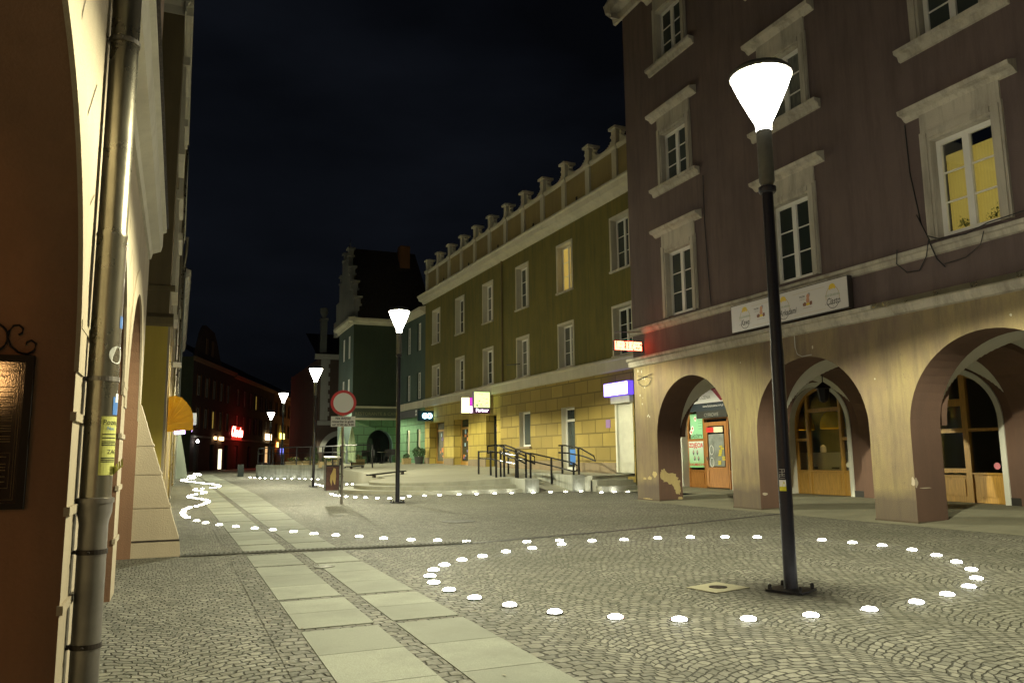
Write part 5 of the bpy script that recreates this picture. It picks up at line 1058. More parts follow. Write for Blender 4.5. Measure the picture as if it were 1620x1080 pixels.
# restaurant fascia
o = thing('restaurant_sign', 'dark fascia reading RESTORANTE & CAFE over the green arcade', 'sign', FG.p(1.6, 3.9, 0.1))
MB().fbox(FG, -0.05, gx, 3.87, 4.53, 0.0, 0.08).build('board', plain('dark green fascia', (0.06, 0.075, 0.055), 0.6), o)
q = MB(); text(q, 'RESTORANTE & CAFE', FG, 1.62, 4.06, 0.30, 0.083, 0); q.build('lettering', plain('dull gold lettering', (0.20, 0.20, 0.12), 0.5), o)
o = thing('side_sign', 'grey fascia with two pale squares on the side of the green building', 'sign', FG2.p(3, 3.8, 0.05))
MB().fbox(FG2, 1.0, GL-0.1, 3.78, 4.25, 0.0, 0.14).build('board', plain('grey fascia', (0.12, 0.12, 0.13), 0.6), o); q = MB(); q.fbox(FG2, 1.2, 1.5, 3.84, 4.0, 0.14, 0.146); q.fbox(FG2, 1.2, 1.5, 4.05, 4.2, 0.14, 0.146); q.build('pale_squares', M_signw, o)
mb = MB(); mb.box(10.6, gp.x, GY+3.0, GY+3.1, 0.5, 3.9); mb.box(10.6, gp.x, GY+0.8, GY+3.0, 3.7, 3.8); mb.build('arcade_interior', M_teal, hG)
mb = MB(); mb.box(11.7, 13.2, GY+2.9, GY+3.0, 1.3, 2.6); mb.build('inner_window', M_pane, hG)
# cafe furniture in front of the arch
def chair(x, y, rz, label):
    o = thing('cafe_chair', label, 'chair', (x, y, zt(x, y)), 'dark cafe chairs before the green arch', rz); z = 0
    L_ = lambda mb_, n_: local(mb_, n_, M_ink, o)
    b_ = MB(); b_.box(-0.22, 0.22, -0.22, 0.22, 0.43, 0.46); L_(b_, 'seat'); b_ = MB(); b_.box(-0.22, 0.22, 0.20, 0.23, 0.5, 0.9); L_(b_, 'backrest')
    for sx in (-0.2, 0.2):
        for sy in (-0.2, 0.2): b_ = MB(); b_.box(sx-0.015, sx+0.015, sy-0.015, sy+0.015, 0, 0.9 if sy > 0 else 0.43); L_(b_, 'leg')
    return o
def local(mb_, name, mat, parent, smooth=False):
    o = mb_.build(name, mat, None, smooth); o.parent = parent; return o
c0 = chair(11.3, 51.2, 0.3, 'dark cafe chair left in the row before the green arch')
for x, y, r_, lb in ((12.0, 51.5, 1.9, 'dark cafe chair second from left before the green arch'), (12.7, 51.1, -0.4, 'dark cafe chair third from left before the green arch'), (13.2, 51.7, 2.6, 'dark cafe chair at the right end before the green arch')): dup(c0, (x, y, zt(x, y)), r_, lb)
o = thing('cafe_table', 'small round dark cafe table among the chairs before the green arch', 'table', (12.35, 51.3, zt(12.35, 51.3)))
b_ = MB(); b_.lathe([(0.35, 0.72), (0.35, 0.75)], (0, 0, 0), 16); local(b_, 'tabletop', M_pane2, o); b_ = MB(); b_.tube([(0, 0, 0), (0, 0, 0.72)], 0.03, 8); b_.lathe([(0.2, 0), (0.2, 0.03)], (0, 0, 0), 12); local(b_, 'pedestal', M_ink, o)
# folded parasols
for x, y, lb in ((8.7, 46.0, 'left folded pale green parasol beside the green building'), (9.5, 47.0, 'right folded pale green parasol beside the green building')):
    o = thing('folded_parasol', lb, 'parasol', (x, y, zt(x, y)), 'folded parasols on the terrace')
    b_ = MB(); P = [(0.20, 0.25), (0.17, 0.6), (0.20, 1.1), (0.13, 1.7), (0.05, 2.25), (0.01, 2.35)]
    rings = []
    for r_, z in P:
        rings.append([b_.vert((r_*(1+0.28*(k % 2))*math.cos(2*math.pi*k/16), r_*(1+0.28*(k % 2))*math.sin(2*math.pi*k/16), z)) for k in range(16)])
    for a_, c_ in zip(rings, rings[1:]):
        for k in range(16): b_.f.append([a_[k], a_[(k+1) % 16], c_[(k+1) % 16], c_[k]]); b_.m.append(0)
    local(b_, 'canopy', plain('pale green cloth', (0.36, 0.46, 0.28), 0.8, 0, 0.3, 6), o); b_ = MB(); b_.tube([(0, 0, 0), (0, 0, 0.5)], 0.03, 8); b_.lathe([(0.28, 0), (0.28, 0.06)], (0, 0, 0), 12); local(b_, 'pole', M_black, o)
# planters
def foliage(b_, c, rx, ry, rz_, n, m=0, s=0.09, seed=1):
    r_ = random.Random(seed)
    for _ in range(n):
        while True:
            p = Vector((r_.uniform(-1, 1), r_.uniform(-1, 1), r_.uniform(-1, 1)))
            if 0.35 < p.length < 1: break
        q = Vector((c[0]+p.x*rx, c[1]+p.y*ry, c[2]+p.z*rz_)); a = Vector((r_.uniform(-1, 1), r_.uniform(-1, 1), r_.uniform(-0.6, 1))).normalized()*s; b = a.cross(Vector((r_.uniform(-1, 1), r_.uniform(-1, 1), r_.uniform(-1, 1)))).normalized()*s*0.45
        b_.poly([q-a, q+b, q+a, q-b], m)
def planter(x, y, w_, lab, seed, flower=False, h=0.36):
    z = zt(x, y); o = thing('planter', lab, 'planter', (x, y, z), 'planters on the terrace')
    b_ = MB(); b_.box(-w_/2, w_/2, -0.2, 0.2, 0.0, h); local(b_, 'box', M_box, o); b_ = MB(); b_.box(-w_/2-0.02, w_/2+0.02, -0.22, 0.22, h-0.03, h); local(b_, 'rim', M_box, o)
    b_ = MB(); foliage(b_, (0, 0, h+0.12), w_*0.45, 0.2, 0.16, 160, 0, 0.05, seed)
    if flower: foliage(b_, (0, 0, h+0.16), w_*0.42, 0.18, 0.14, 90, 1, 0.035, seed+5)
    local(b_, 'plants', [M_leaf, M_leaf2], o)
planter(8.2, 48.0, 0.9, 'boxy planter left of the folded parasols', 1); planter(10.6, 50.6, 0.85, 'wooden planter with orange flowers against the green building pier', 2, True)
planter(13.0, 47.6, 0.5, 'small wooden planter beside the dark potted shrub', 3)
planter(6.9, 52.6, 1.0, 'wooden planter with flowers behind the railing, furthest left', 4, True); planter(7.9, 52.0, 1.0, 'wooden planter with mixed plants behind the railing, middle', 6, True); planter(9.2, 51.5, 1.0, 'wooden planter behind the railing, nearest the green building', 7)
o = thing('potted_shrub', 'bushy green shrub in a dark round pot at the yellow building corner', 'plant', (13.45, 46.4, zt(13.45, 46.4)))
b_ = MB(); b_.lathe([(0.22, 0), (0.3, 0.42), (0.32, 0.45)], (0, 0, 0), 16); local(b_, 'pot', plain('dark pot', (0.03, 0.035, 0.03), 0.6), o)
b_ = MB(); foliage(b_, (0, 0, 0.72), 0.42, 0.42, 0.32, 520, 0, 0.06, 12); local(b_, 'foliage', M_leaf, o)
o = thing('conifer', 'small conical evergreen behind the railing left of the parasols', 'plant', (8.0, 50.6, zt(8, 50.6)))
b_ = MB(); 
for k in range(7): foliage(b_, (0, 0, 0.35+0.13*k), 0.26-0.033*k, 0.26-0.033*k, 0.12, 60, 0, 0.05, 30+k)
local(b_, 'foliage', M_leaf, o); b_ = MB(); b_.tube([(0, 0, 0), (0, 0, 0.4)], 0.04, 6); local(b_, 'trunk', M_roof, o)

# ================================================================== DARK CHURCH-LIKE HOUSE behind, and far street
hH = thing('brick_hall', 'dark brick hall with pale stone quoins behind the green building', 'building', (12, 75, 0.5))
FH = Fr((11.9, 75, 0), (1, 0, 0), (0, -1, 0)); mb = MB(); wall(mb, FH, 0, 8, 0, 10.6, [(0.65, 3.6, 0, 3.3, 1.8)], 0.6); mb.poly([(11.9, 75, 0), (11.9, 95, 0), (11.9, 95, 10.6), (11.9, 75, 10.6)]); mb.build('wall', M_brick, hH)
mb = MB(); bandprof(mb, FH, -0.4, 8, [(0, 10.5), (0.3, 10.6), (0.4, 10.95), (0, 11.05)]); mb.fbox(FH, -0.05, 8, 4.3, 4.7, 0, 0.12)
for i in range(14): z = 4.75+i*0.41; mb.fbox(FH, 0.2, 0.9+(0.15 if i % 2 else 0), z, z+0.41, 0, 0.08+0.004*(i % 2))
mb.fbox(FH, 1.9, 2.9, 4.75, 9.3, 0, 0.09)
P = arc((2.12, 1.8), 1.48, math.pi, 0, 16, 1.02); Q = arc((2.12, 1.8), 1.95, math.pi, 0, 16, 1.02)
for i in range(16): mb.fq(FH, ((*P[i], 0.07), (*P[i+1], 0.07), (*Q[i+1], 0.07), (*Q[i], 0.07)))
mb.build('stone_dressings', plaster('grey dressing stone', (0.30, 0.30, 0.27), (0.19, 0.19, 0.17)), hH)
mb = MB(); mb.box(12.1, 12.65, 75.3, 75.9, 10.9, 14.3); mb.box(12.0, 12.75, 75.2, 76.0, 14.3, 14.5); mb.lathe([(0.12, 14.5), (0.38, 15.1), (0.38, 15.5), (0.1, 15.6)], (12.37, 75.6, 0), 10); mb.box(12.0, 12.3, 75.1, 75.5, 10.9, 12.2); mb.build('stone_pinnacle', plaster('dark pinnacle stone', (0.17, 0.18, 0.16), (0.1, 0.1, 0.09)), hH)
MB().poly([(11.6, 74.8, 11), (20, 74.8, 11), (20, 82, 14), (11.6, 82, 14)]).build('roof', M_roof, hH)
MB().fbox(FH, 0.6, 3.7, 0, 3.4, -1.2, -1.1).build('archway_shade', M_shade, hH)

P0 = Vector((1.1, 88, 0)); P1_ = Vector((26.6, 170, 0)); UF = (P1_-P0).normalized(); NF = Vector((UF.y, -UF.x, 0)); FF = Fr(P0, UF, NF)
def far_house(label, s0, s1, h, wallm, wins, litset, name='town_house', gable=False):
    o = thing(name, label, 'building', FF.p((s0+s1)/2, 0, 0)); mb = MB(); hs = []
    for s in wins:
        for z in (4.6, 8.0): hs.append((s, s+1.3, z, z+2.1))
    gh_ = [(s-0.2, s+1.6, 0.0, 2.9) for s in wins[::2]]
    wall(mb, FF, s0, s1, 0, h, hs+gh_, 0.25, 0, 0); mb.poly([FF.p(s0, 0), FF.p(s0, 0, -10), FF.p(s0, h, -10), FF.p(s0, h)], 1); mb.poly([FF.p(s1, 0), FF.p(s1, 0, -10), FF.p(s1, h, -10), FF.p(s1, h)], 1); mb.build('wall', [wallm, plaster('dull sage end wall', (0.085, 0.10, 0.055), (0.05, 0.06, 0.035))], o)
    for i, hh in enumerate(hs):
        lit = i in litset
        wv = win(FF, o, *hh, -0.1, 2, 2, M_trim, M_lit if lit else M_pane, fw=0.12); q = MB(); q.fbox(FF, hh[0]-0.15, hh[0], hh[2]-0.1, hh[3]+0.15, 0, 0.05); q.fbox(FF, hh[1], hh[1]+0.15, hh[2]-0.1, hh[3]+0.15, 0, 0.05); q.build('window_surround', wallm if s0 else M_orange, wv)
    for i, hh in enumerate(gh_): MB().fbox(FF, hh[0], hh[1], hh[2], hh[3], -0.24, -0.2).build('shop_window', M_pane2, o)
    mb = MB(); bandprof(mb, FF, s0-0.2, s1, [(0, h-0.4), (0.2, h-0.3), (0.4, h), (0, h+0.1)]); mb.build('cornice', plaster('dull cornice', (0.25, 0.16, 0.09), (0.15, 0.1, 0.06)), o)
    MB().fbox(FF, s0, s1, 3.55, 3.75, 0, 0.1).build('string_course', M_trim, o)
    mb = MB(); mb.poly([FF.p(s0-0.2, h+0.1, 0.3), FF.p(s1, h+0.1, 0.3), FF.p(s1, h+3.2, -5), FF.p(s0-0.2, h+3.2, -5)]); mb.build('roof', M_roof, o)
    if gable:
        mb = MB(); mb.prism([FF.p(s0+0.8, h, 0.02), FF.p(s0+10.8, h, 0.02), FF.p(s0+8.4, h+2.6, 0.02), FF.p(s0+7.2, h+3.6, 0.02), FF.p(s0+3.6, h+3.9, 0.02), FF.p(s0+2.6, h+3.0, 0.02)], NF*-0.4); go_ = mb.build('gable', M_darkred, o)
        q = MB(); q.fbox(FF, s0+4.0, s0+4.8, h+0.8, h+2.5, 0.02, 0.08); q.fbox(FF, s0+6.2, s0+7.0, h+0.8, h+2.5, 0.02, 0.08); q.build('gable_window', plain('dim window', (0.20, 0.12, 0.05), 0.6), go_)
    return o
far_house('dark gabled town house at the far left end of the street', 0, 17, 11.9, M_darkred, [1.5, 4.5, 7.5, 10.5, 13.5], {4}, gable=True)
far_house('dark maroon town house with the red neon sign', 17.02, 42, 11.7, M_darkred, [18.5, 22, 25.5, 29, 32.5, 36, 39], {7})
far_house('orange lit town house near the far end of the street', 42.02, 64, 11.6, M_orange, [43.5, 47, 50.5, 54, 57.5, 61], {2})
far_house('orange town house closing the end of the street', 64.02, 95, 11.5, M_orange, [66, 70, 74, 78, 82, 86, 90], {1})
# neon and shop signs of the far street
o = thing('neon_sign', 'red neon script sign on the far maroon house', 'sign', FF.p(19.5, 4.2, 0.3))
MB().fbox(FF, 15.9, 21.0, 3.6, 5.3, 0.12, 0.2).build('backing', glow('painted red neon halo', (1, 0.02, 0.02), 0.25), o); q = MB(); text(q, 'Okocim', FF, 18.5, 4.05, 1.75, 0.22, 0, shear=0.3, thick=0.05); q.build('lettering', glow('pink red neon', (1, 0.22, 0.16), 14), o)  # faint glow of the backing stands in for the halo round the neon
ld = bpy.data.lights.new('neon_light', 'POINT'); ld.energy = 130; ld.color = (1, 0.05, 0.04); ld.shadow_soft_size = 1.0; lo = bpy.data.objects.new('neon_light', ld); COL.objects.link(lo); lo.parent = o; lo.location = NF*1.5
def far_glow(name, label, s, z, w_, h_, col, st, cat='sign', d=0.25):
    return tag(MB().fbox(FF, s, s+w_, z, z+h_, d-0.08, d).build(name, glow('far '+label[:26], col, st)), label, cat)
far_glow('shop_sign', 'warm lit shop letters left of the red neon sign', 8.2, 3.45, 0.9, 0.35, (1, 0.65, 0.3), 4); far_glow('shop_sign', 'second warm lit letters left of the red neon sign', 10.3, 3.4, 1.8, 0.42, (1, 0.68, 0.3), 5)
far_glow('lit_doorway', 'tall pale lit doorway left of the red neon sign', 10.9, 0.1, 1.3, 2.3, (1, 0.92, 0.6), 1.6, 'door', 0.05)
far_glow('shop_sign', 'white and orange lit sign right of the neon sign', 35.5, 4.0, 4.2, 0.9, (1, 0.75, 0.4), 5); far_glow('shop_sign', 'greenish yellow lit sign under the far street lamp', 46.5, 4.4, 3.6, 0.9, (0.9, 0.9, 0.15), 5); far_glow('shop_sign', 'small blue lit sign under the yellow one', 47.5, 2.0, 2.4, 0.9, (0.2, 0.25, 1), 2.5)
far_glow('shop_sign', 'small orange lit sign left of the yellow one', 44.3, 2.9, 1.0, 0.9, (1, 0.4, 0.1), 6)
far_glow('shop_sign', 'pink and violet lit sign near the orange lamp', 72.5, 4.4, 5, 0.9, (1, 0.35, 0.75), 3); far_glow('shop_sign', 'red strip sign near the end of the street', 79, 4.0, 8.5, 0.55, (1, 0.12, 0.06), 4)
far_glow('lit_doorway', 'bright narrow pale doorway near the orange lamp', 77.5, 0.3, 1.5, 4.3, (1, 0.9, 0.5), 5, 'door', 0.05); far_glow('shop_window', 'warm lit window glow left of the orange lamp', 36.5, 0.6, 1.4, 2.4, (1, 0.6, 0.25), 0.8, 'window', 0.05)
o = thing('street_lantern', 'bright orange lamp at the far end of the street', 'lamp', FF.p(70, 0, 2.5)); q = MB(); pp = FF.p(70, 5.0, 2.5); q.tube([(pp.x, pp.y, 0), (pp.x, pp.y, 4.9)], 0.06, 6); q.build('pole', M_black, o); MB().lathe([(0.2, 4.7), (0.5, 5.0), (0.5, 5.3), (0.2, 5.6)], (pp.x, pp.y, 0), 12).build('lamp_globe', glow('orange lamp', (1, 0.45, 0.1), 40), o)
ld = bpy.data.lights.new('orange_light', 'POINT'); ld.energy = 1500; ld.color = (1, 0.42, 0.1); ld.shadow_soft_size = 0.4; lo = bpy.data.objects.new('orange_light', ld); COL.objects.link(lo); lo.parent = o; lo.location = NF*1.2+Vector((0, 0, 5.1))
o = thing('signal_lamp', 'small red light on a post at the far right of the street', 'lamp', FF.p(84, 0, 4)); pp = FF.p(84, 0, 4); MB().tube([(pp.x, pp.y, 0), (pp.x, pp.y, 4.4)], 0.05, 6).build('pole', M_black, o); MB().lathe([(0.2, 4.2), (0.42, 4.5), (0.42, 4.9), (0.2, 5.1)], (pp.x, pp.y, 0), 12).build('lens', glow('red lamp', (1, 0.05, 0.03), 9), o)
o = thing('wall_lamp', 'tiny white lamp on the dark gabled house', 'lamp', FF.p(1.2, 3, 0.3)); MB().lathe([(0.06, 2.95), (0.16, 3.1), (0.06, 3.3)], FF.p(1.2, 0, 0.4), 10).build('globe', glow('white small lamp', (1, 1, 0.95), 12), o); MB().tube([FF.p(1.2, 3.1, 0), FF.p(1.2, 3.1, 0.35)], 0.03, 5).build('bracket', M_black, o)

# ================================================================== STREET LAMPS
GL_ = lamp_glass()
def street_lamp(loc, label, zs):
    o = thing('street_lamp', label, 'street lamp', loc, 'street lamps along the square')
    b_ = MB(); b_.lathe([(0.062, 0.02), (0.062, 2.2), (0.056, 2.25), (0.052, 3.85)], (0, 0, 0), 20); local(b_, 'pole', M_pole, o, True)
    b_ = MB(); b_.box(-0.17, 0.17, -0.17, 0.17, 0.005, 0.025); bp_ = local(b_, 'base_plate', M_black, o)
    for sx in (-0.14, 0.14):
        for sy in (-0.14, 0.14):
            q = MB(); q.lathe([(0.018, 0.025), (0.018, 0.062), (0.010, 0.072)], (sx, sy, 0), 8); c = q.build('bolt', M_black, None, True); c.parent = bp_
    b_ = MB(); b_.lathe([(0.07, 3.78), (0.085, 3.80), (0.085, 3.84), (0.052, 3.86)], (0, 0, 0), 20); local(b_, 'collar', M_pole, o, True)
    b_ = MB(); b_.lathe([(0.052, 3.85), (0.075, 3.9), (0.075, 4.42)], (0, 0, 0), 20); local(b_, 'sleeve', M_sleeve, o, True)
    b_ = MB(); b_.lathe([(0.075, 4.42), (0.08, 4.50), (0.14, 4.62), (0.24, 4.84), (0.29, 4.97), (0.29, 5.0)], (0, 0, 0), 24); local(b_, 'lens', GL_, o, True)
    b_ = MB(); b_.lathe([(0.305, 4.99), (0.31, 5.02), (0.26, 5.07), (0.12, 5.12), (0.02, 5.13)], (0, 0, 0), 24); local(b_, 'cap', M_sleeve, o, True)
    lamp_lights(o)
    return o
def lamp_lights(o):
    if not bpy.data.lights.get('lamp_down'):
        # downward optic of the luminaire: wide batwing beam with a cut-off about 17 degrees under the horizontal
        d = bpy.data.lights.new('lamp_down', 'POINT'); d.energy = LAMP_DOWN; d.color = (1, 0.96, 0.65); d.shadow_soft_size = 0.06; d.use_nodes = True
        t = d.node_tree; em = t.nodes['Emission']; tc = t.nodes.new('ShaderNodeTexCoord'); sx = t.nodes.new('ShaderNodeSeparateXYZ'); t.links.new(tc.outputs['Normal'], sx.inputs[0])
        def M(op, a, b=None, c=None):
            n = t.nodes.new('ShaderNodeMath'); n.operation = op
            for i, q in enumerate((a, b, c)):
                if q is None: continue
                if isinstance(q, (int, float)): n.inputs[i].default_value = q
                else: t.links.new(q, n.inputs[i])
            return n.outputs[0]
        c = M('MULTIPLY', sx.outputs[2], SGN)
        mr = t.nodes.new('ShaderNodeMapRange'); mr.interpolation_type = 'SMOOTHSTEP'; mr.inputs['From Min'].default_value = 0.20; mr.inputs['From Max'].default_value = 0.32; t.links.new(c, mr.inputs['Value'])
        cc = M('MAXIMUM', c, 0.2); t.links.new(M('MULTIPLY', mr.outputs[0], M('POWER', cc, -1.4)), em.inputs['Strength'])
        p = bpy.data.lights.new('lamp_omni', 'POINT'); p.energy = LAMP_OMNI; p.color = (1, 0.95, 0.72); p.shadow_soft_size = 0.12
    for nm, z in (('lamp_down', 4.93), ('lamp_omni', 4.8)):
        l = bpy.data.objects.new(nm, bpy.data.lights[nm]); COL.objects.link(l); l.parent = o; l.location = (0, 0, z)
SGN = -1.0
L0 = street_lamp((5.23, 5.86, 0), 'nearest street lamp, tall dark pole inside the ring of ground lights', 1)
def dup_lamp(loc, label, zs=1.0, rz=0):
    r = dup(L0, loc, rz, label); r.scale = (1, 1, zs); return r
for loc, lb, zs in (((5.68, 21.7, 0), 'street lamp second from the camera, before the round steps', 1.08), ((5.51, 35.5, 0), 'street lamp third from the camera, left of the litter bin', 1.04), ((6.1, 52.2, 0), 'fourth street lamp, rising in front of the curved concrete wall', 1.08), ((6.95, 67.6, 0), 'farthest street lamp, beyond the terrace', 1.0)): dup_lamp(loc, lb, zs)
L0.rotation_euler.z = R(25)
# unseen lamp added behind the camera to light the near paving
dup_lamp((5.3, -17.0, 0), 'unseen street lamp added behind the camera', 1.0)
# stickers on the nearest pole
o = thing('warning_sticker', 'white and yellow triangle warning sticker with number on the nearest lamp pole', 'sticker', (5.2, 5.8, 0.9))
dirc = Vector((-5.2, -5.8, 0)).normalized(); rt = Vector((-dirc.y, dirc.x, 0))
def polept(a, z, r=0.0645): return Vector((5.23, 5.86, 0))+(dirc*math.cos(a)+rt*math.sin(a))*r+Vector((0, 0, z))
def pstrip(mb_, a0, a1, z0, z1, r, m=0):
    for i in range(6):
        x0 = a0+(a1-a0)*i/6; x1 = a0+(a1-a0)*(i+1)/6; mb_.poly([polept(x0, z0, r), polept(x1, z0, r), polept(x1, z1, r), polept(x0, z1, r)], m)
q = MB(); pstrip(q, R(10), R(-50), 0.93, 1.005, 0.0632); q.build('label_white', M_signw, o); q = MB(); pstrip(q, R(10), R(-50), 0.905, 0.945, 0.0636); q.poly([polept(R(8), 0.948, 0.064), polept(R(-22), 0.948, 0.064), polept(R(-7), 0.996, 0.064)]); q.build('label_yellow', plain('warning yellow', (0.75, 0.68, 0.03), 0.5), o)
q = MB()
for z in (1.10, 1.075, 1.055, 1.04, 1.02): pstrip(q, R(5), R(-45), z, z+0.004, 0.0634)
pstrip(q, R(5), R(0), 1.075, 1.1, 0.0634); pstrip(q, R(-40), R(-45), 1.02, 1.06, 0.0634); pstrip(q, R(-15), R(-20), 1.04, 1.1, 0.0634); q.build('number_marks', plain('pale grey marks', (0.4, 0.4, 0.4), 0.5), o)

# ground lights
lz = MB(); lz.lathe([(0.074, 0.001), (0.072, 0.004), (0.058, 0.005)], (0, 0, 0), 20, capt=False); led = thing('ground_light', 'x', 'ground light', (0, 0, 0)); local(lz, 'steel_ring', M_steel, led)
lz = MB(); lz.lathe([(0.060, 0.004), (0.055, 0.014), (0.040, 0.021), (0.018, 0.024)], (0, 0, 0), 16); local(lz, 'lens', M_led, led)
RING = [(4.77, 10.79), (5.26, 10.7), (5.67, 10.45), (6.16, 10.36), (6.72, 10.32), (7.21, 10.18), (7.68, 9.96), (8.08, 9.71), (8.44, 9.41), (8.63, 8.98), (8.73, 8.51), (8.8, 8.07), (8.75, 7.55), (8.53, 7.02), (8.22, 6.51), (7.84, 6.04), (7.34, 5.61), (6.84, 5.31), (6.3, 5.11), (5.76, 4.97), (5.17, 4.91), (4.58, 4.93), (4.06, 5.03), (3.58, 5.24), (3.19, 5.53), (2.84, 5.89), (2.63, 6.32), (2.48, 6.77), (2.41, 7.27), (2.41, 7.75), (2.5, 8.18), (2.67, 8.6), (2.92, 8.98), (3.25, 9.31), (3.6, 9.53), (4.04, 9.82), (4.51, 10.02), (5.07, 10.25)]
WAVE = [(0.42, 17.62), (0.57, 16.98), (0.79, 16.24), (1.05, 15.66), (1.34, 15.13), (1.6, 14.63), (1.88, 14.1), (2.14, 13.53), (2.42, 13.11), (2.71, 12.7), (3.01, 12.3), (3.33, 11.88), (3.66, 11.6), (3.99, 11.23)]
SN = [(0.31, 18.2), (0.19, 19.44), (0.17, 20.43), (0.21, 21.48), (0.33, 22.52), (0.47, 22.88), (0.64, 23.56), (0.81, 24.39), (0.9, 25.24), (0.87, 26.25), (0.71, 27.19), (0.52, 28.11), (0.38, 28.79), (0.47, 29.99), (0.72, 30.9), (0.95, 31.31), (1.03, 32.31), (0.9, 33.69), (0.69, 34.89), (0.77, 36.12), (1.1, 36.66), (1.43, 37.02), (1.76, 38.04), (1.89, 40.02), (1.7, 42.23), (1.38, 43.88), (0.98, 46.65), (0.57, 49.37), (0.25, 51.51), (0.49, 54.56), (0.97, 55.9), (1.17, 58.63), (0.77, 62.83), (1.02, 65.6), (1.74, 67.49), (1.77, 73.41), (1.22, 74.83)]
SNP = []
acc = 0.0
for (a, b), (c, d) in zip(SN, SN[1:]):
    L_ = math.hypot(c-a, d-b); t_ = -acc
    while t_+0.55 <= L_:
        t_ += 0.55; SNP.append((a+(c-a)*t_/L_, b+(d-b)*t_/L_))
    acc = L_-t_
WALL = [(4.55, 56.2), (4.72, 54.6), (4.95, 53.6), (5.2, 52.9), (5.5, 52.2), (5.8, 51.6), (6.15, 51.05), (6.55, 50.5), (6.9, 49.8), (7.15, 49.2), (7.45, 48.5), (7.7, 47.8), (7.95, 46.9)]
EDGE = [(6.14, 38.87), (6.12, 37.86), (6.08, 36.92), (6.07, 36.01), (7.44, 37.81), (7.72, 37.89)]
STEPS = [(4.99, 28.03), (4.93, 26.92), (4.99, 26.53), (5.08, 25.89), (5.27, 25.38), (5.5, 24.96), (5.74, 24.35), (6.03, 23.98), (6.42, 23.89)]
KERB = [(x, 24.98) for x in (6.93, 7.44, 7.95, 8.62, 9.24, 9.89, 10.51)] + [(11.22, 24.78), (11.88, 24.8), (12.47, 24.8), (13.06, 24.8), (13.2, 23.6), (13.72, 23.6), (14.24, 23.6), (14.66, 23.6)]
zmap = lambda x, y: 0.009 if 0.66 < x < 2.9 and y < 68 else 0.002
ONES = 'first second third fourth fifth sixth seventh eighth ninth tenth eleventh twelfth thirteenth fourteenth fifteenth sixteenth seventeenth eighteenth nineteenth'.split()
TENS = {20: 'twent', 30: 'thirt', 40: 'fort', 50: 'fift', 60: 'sixt', 70: 'sevent', 80: 'eight', 90: 'ninet'}
def ordinal(n):
    if n > 100: return 'hundred-and-'+ONES[n-101]
    if n == 100: return 'hundredth'
    if n < 20: return ONES[n-1]
    t, o = n//10*10, n % 10
    return TENS[t]+('ieth' if o == 0 else 'y-'+ONES[o-1])
first = True
for pts, lab, grp in ((RING, 'ground light in the ring round the nearest lamp, %s clockwise from its far left side', 'ground lights in the ring'), (WAVE, 'ground light in the line crossing the slab path, %s from its left end', 'ground lights crossing the path'), (SNP, 'ground light in the winding line on the left, %s from its near end', 'ground lights in the winding line'), (WALL, 'ground light at the foot of the curved concrete wall, %s from its far end', 'ground lights along the concrete wall'), (EDGE, 'ground light beyond the litter bin near the third lamp, %s from the left', 'ground lights beyond the bin'), (STEPS, 'ground light curving round the left of the round steps, %s from its far end', 'ground lights round the steps'), (KERB, 'ground light against the bottom step and ramp edge, %s from the left', 'ground lights along the steps and ramp')):
    for k, (x, y) in enumerate(pts):
        z = zmap(x, y); lb = lab % ordinal(k+1)
        if first: led.location = (x, y, z); tag(led, lb, None, grp); first = False
        else: dup(led, (x, y, z), 0, lb, grp)

# ================================================================== SIGN POST, BIN
o = thing('road_sign', 'no vehicles sign, red ring on white disc, with a text plate on a grey post', 'road sign', (4.18, 21.95, 0))
b_ = MB(); b_.tube([(0, 0, 0), (0, 0, 3.0)], 0.035, 12); local(b_, 'post', M_zinc2, o, True)
FSg = Fr((0, -0.05, 0), (1, 0, 0), (0, -1, 0)); yawp = R(-8)
FSg = Fr((0, 0, 0), (math.cos(yawp), math.sin(yawp), 0), (math.sin(yawp), -math.cos(yawp), 0))
def disc(b_, r, z, d0, d1, m=0, n=40):
    P = [FSg.p(r*math.cos(2*math.pi*i/n), z+r*math.sin(2*math.pi*i/n), d0) for i in range(n)]; b_.prism(P, FSg.n*(d1-d0), m)
b_ = MB(); disc(b_, 0.35, 2.76, 0.045, 0.06); local(b_, 'disc', M_red, o); b_ = MB(); disc(b_, 0.275, 2.76, 0.0605, 0.063); local(b_, 'white_face', M_signw, o); 
b_ = MB(); b_.fbox(FSg, -0.33, 0.33, 2.10, 2.385, 0.045, 0.055); local(b_, 'text_plate', M_signw, o)
b_ = MB(); text(b_, 'Nie dotyczy', FSg, 0, 2.305, 0.085, 0.0565, thick=0.002); text(b_, 'rowerów w godz.', FSg, 0, 2.215, 0.085, 0.0565, thick=0.002); text(b_, 'od 17.00 do 9.00', FSg, 0, 2.125, 0.085, 0.0565, thick=0.002); local(b_, 'lettering', M_ink, o)
b_ = MB()
for z in (2.2, 2.6, 2.9, 0.75, 0.45): b_.lathe([(0.036, z-0.02), (0.044, z-0.02), (0.044, z+0.02), (0.036, z+0.02)], (0, 0, 0), 12)
local(b_, 'clamps', M_zinc2, o)
o = thing('litter_bin', 'rusty brown litter bin with a torn poster, hung on the sign post', 'litter bin', (3.93, 22.0, 0.38))
b_ = MB(); b_.box(-0.19, 0.15, -0.15, 0.15, 0.0, 0.66); bod = local(b_, 'bin_body', plain('rusty brown sheet', (0.10, 0.03, 0.018), 0.5, 0.2, 0.5, 7), o)
b_ = MB(); b_.box(-0.205, -0.192, -0.165, 0.165, -0.01, 0.86); b_.box(0.152, 0.165, -0.165, 0.165, -0.01, 0.86); b_.box(-0.19, 0.15, -0.165, -0.152, 0.64, 0.68); local(b_, 'side_frame', M_black, o)
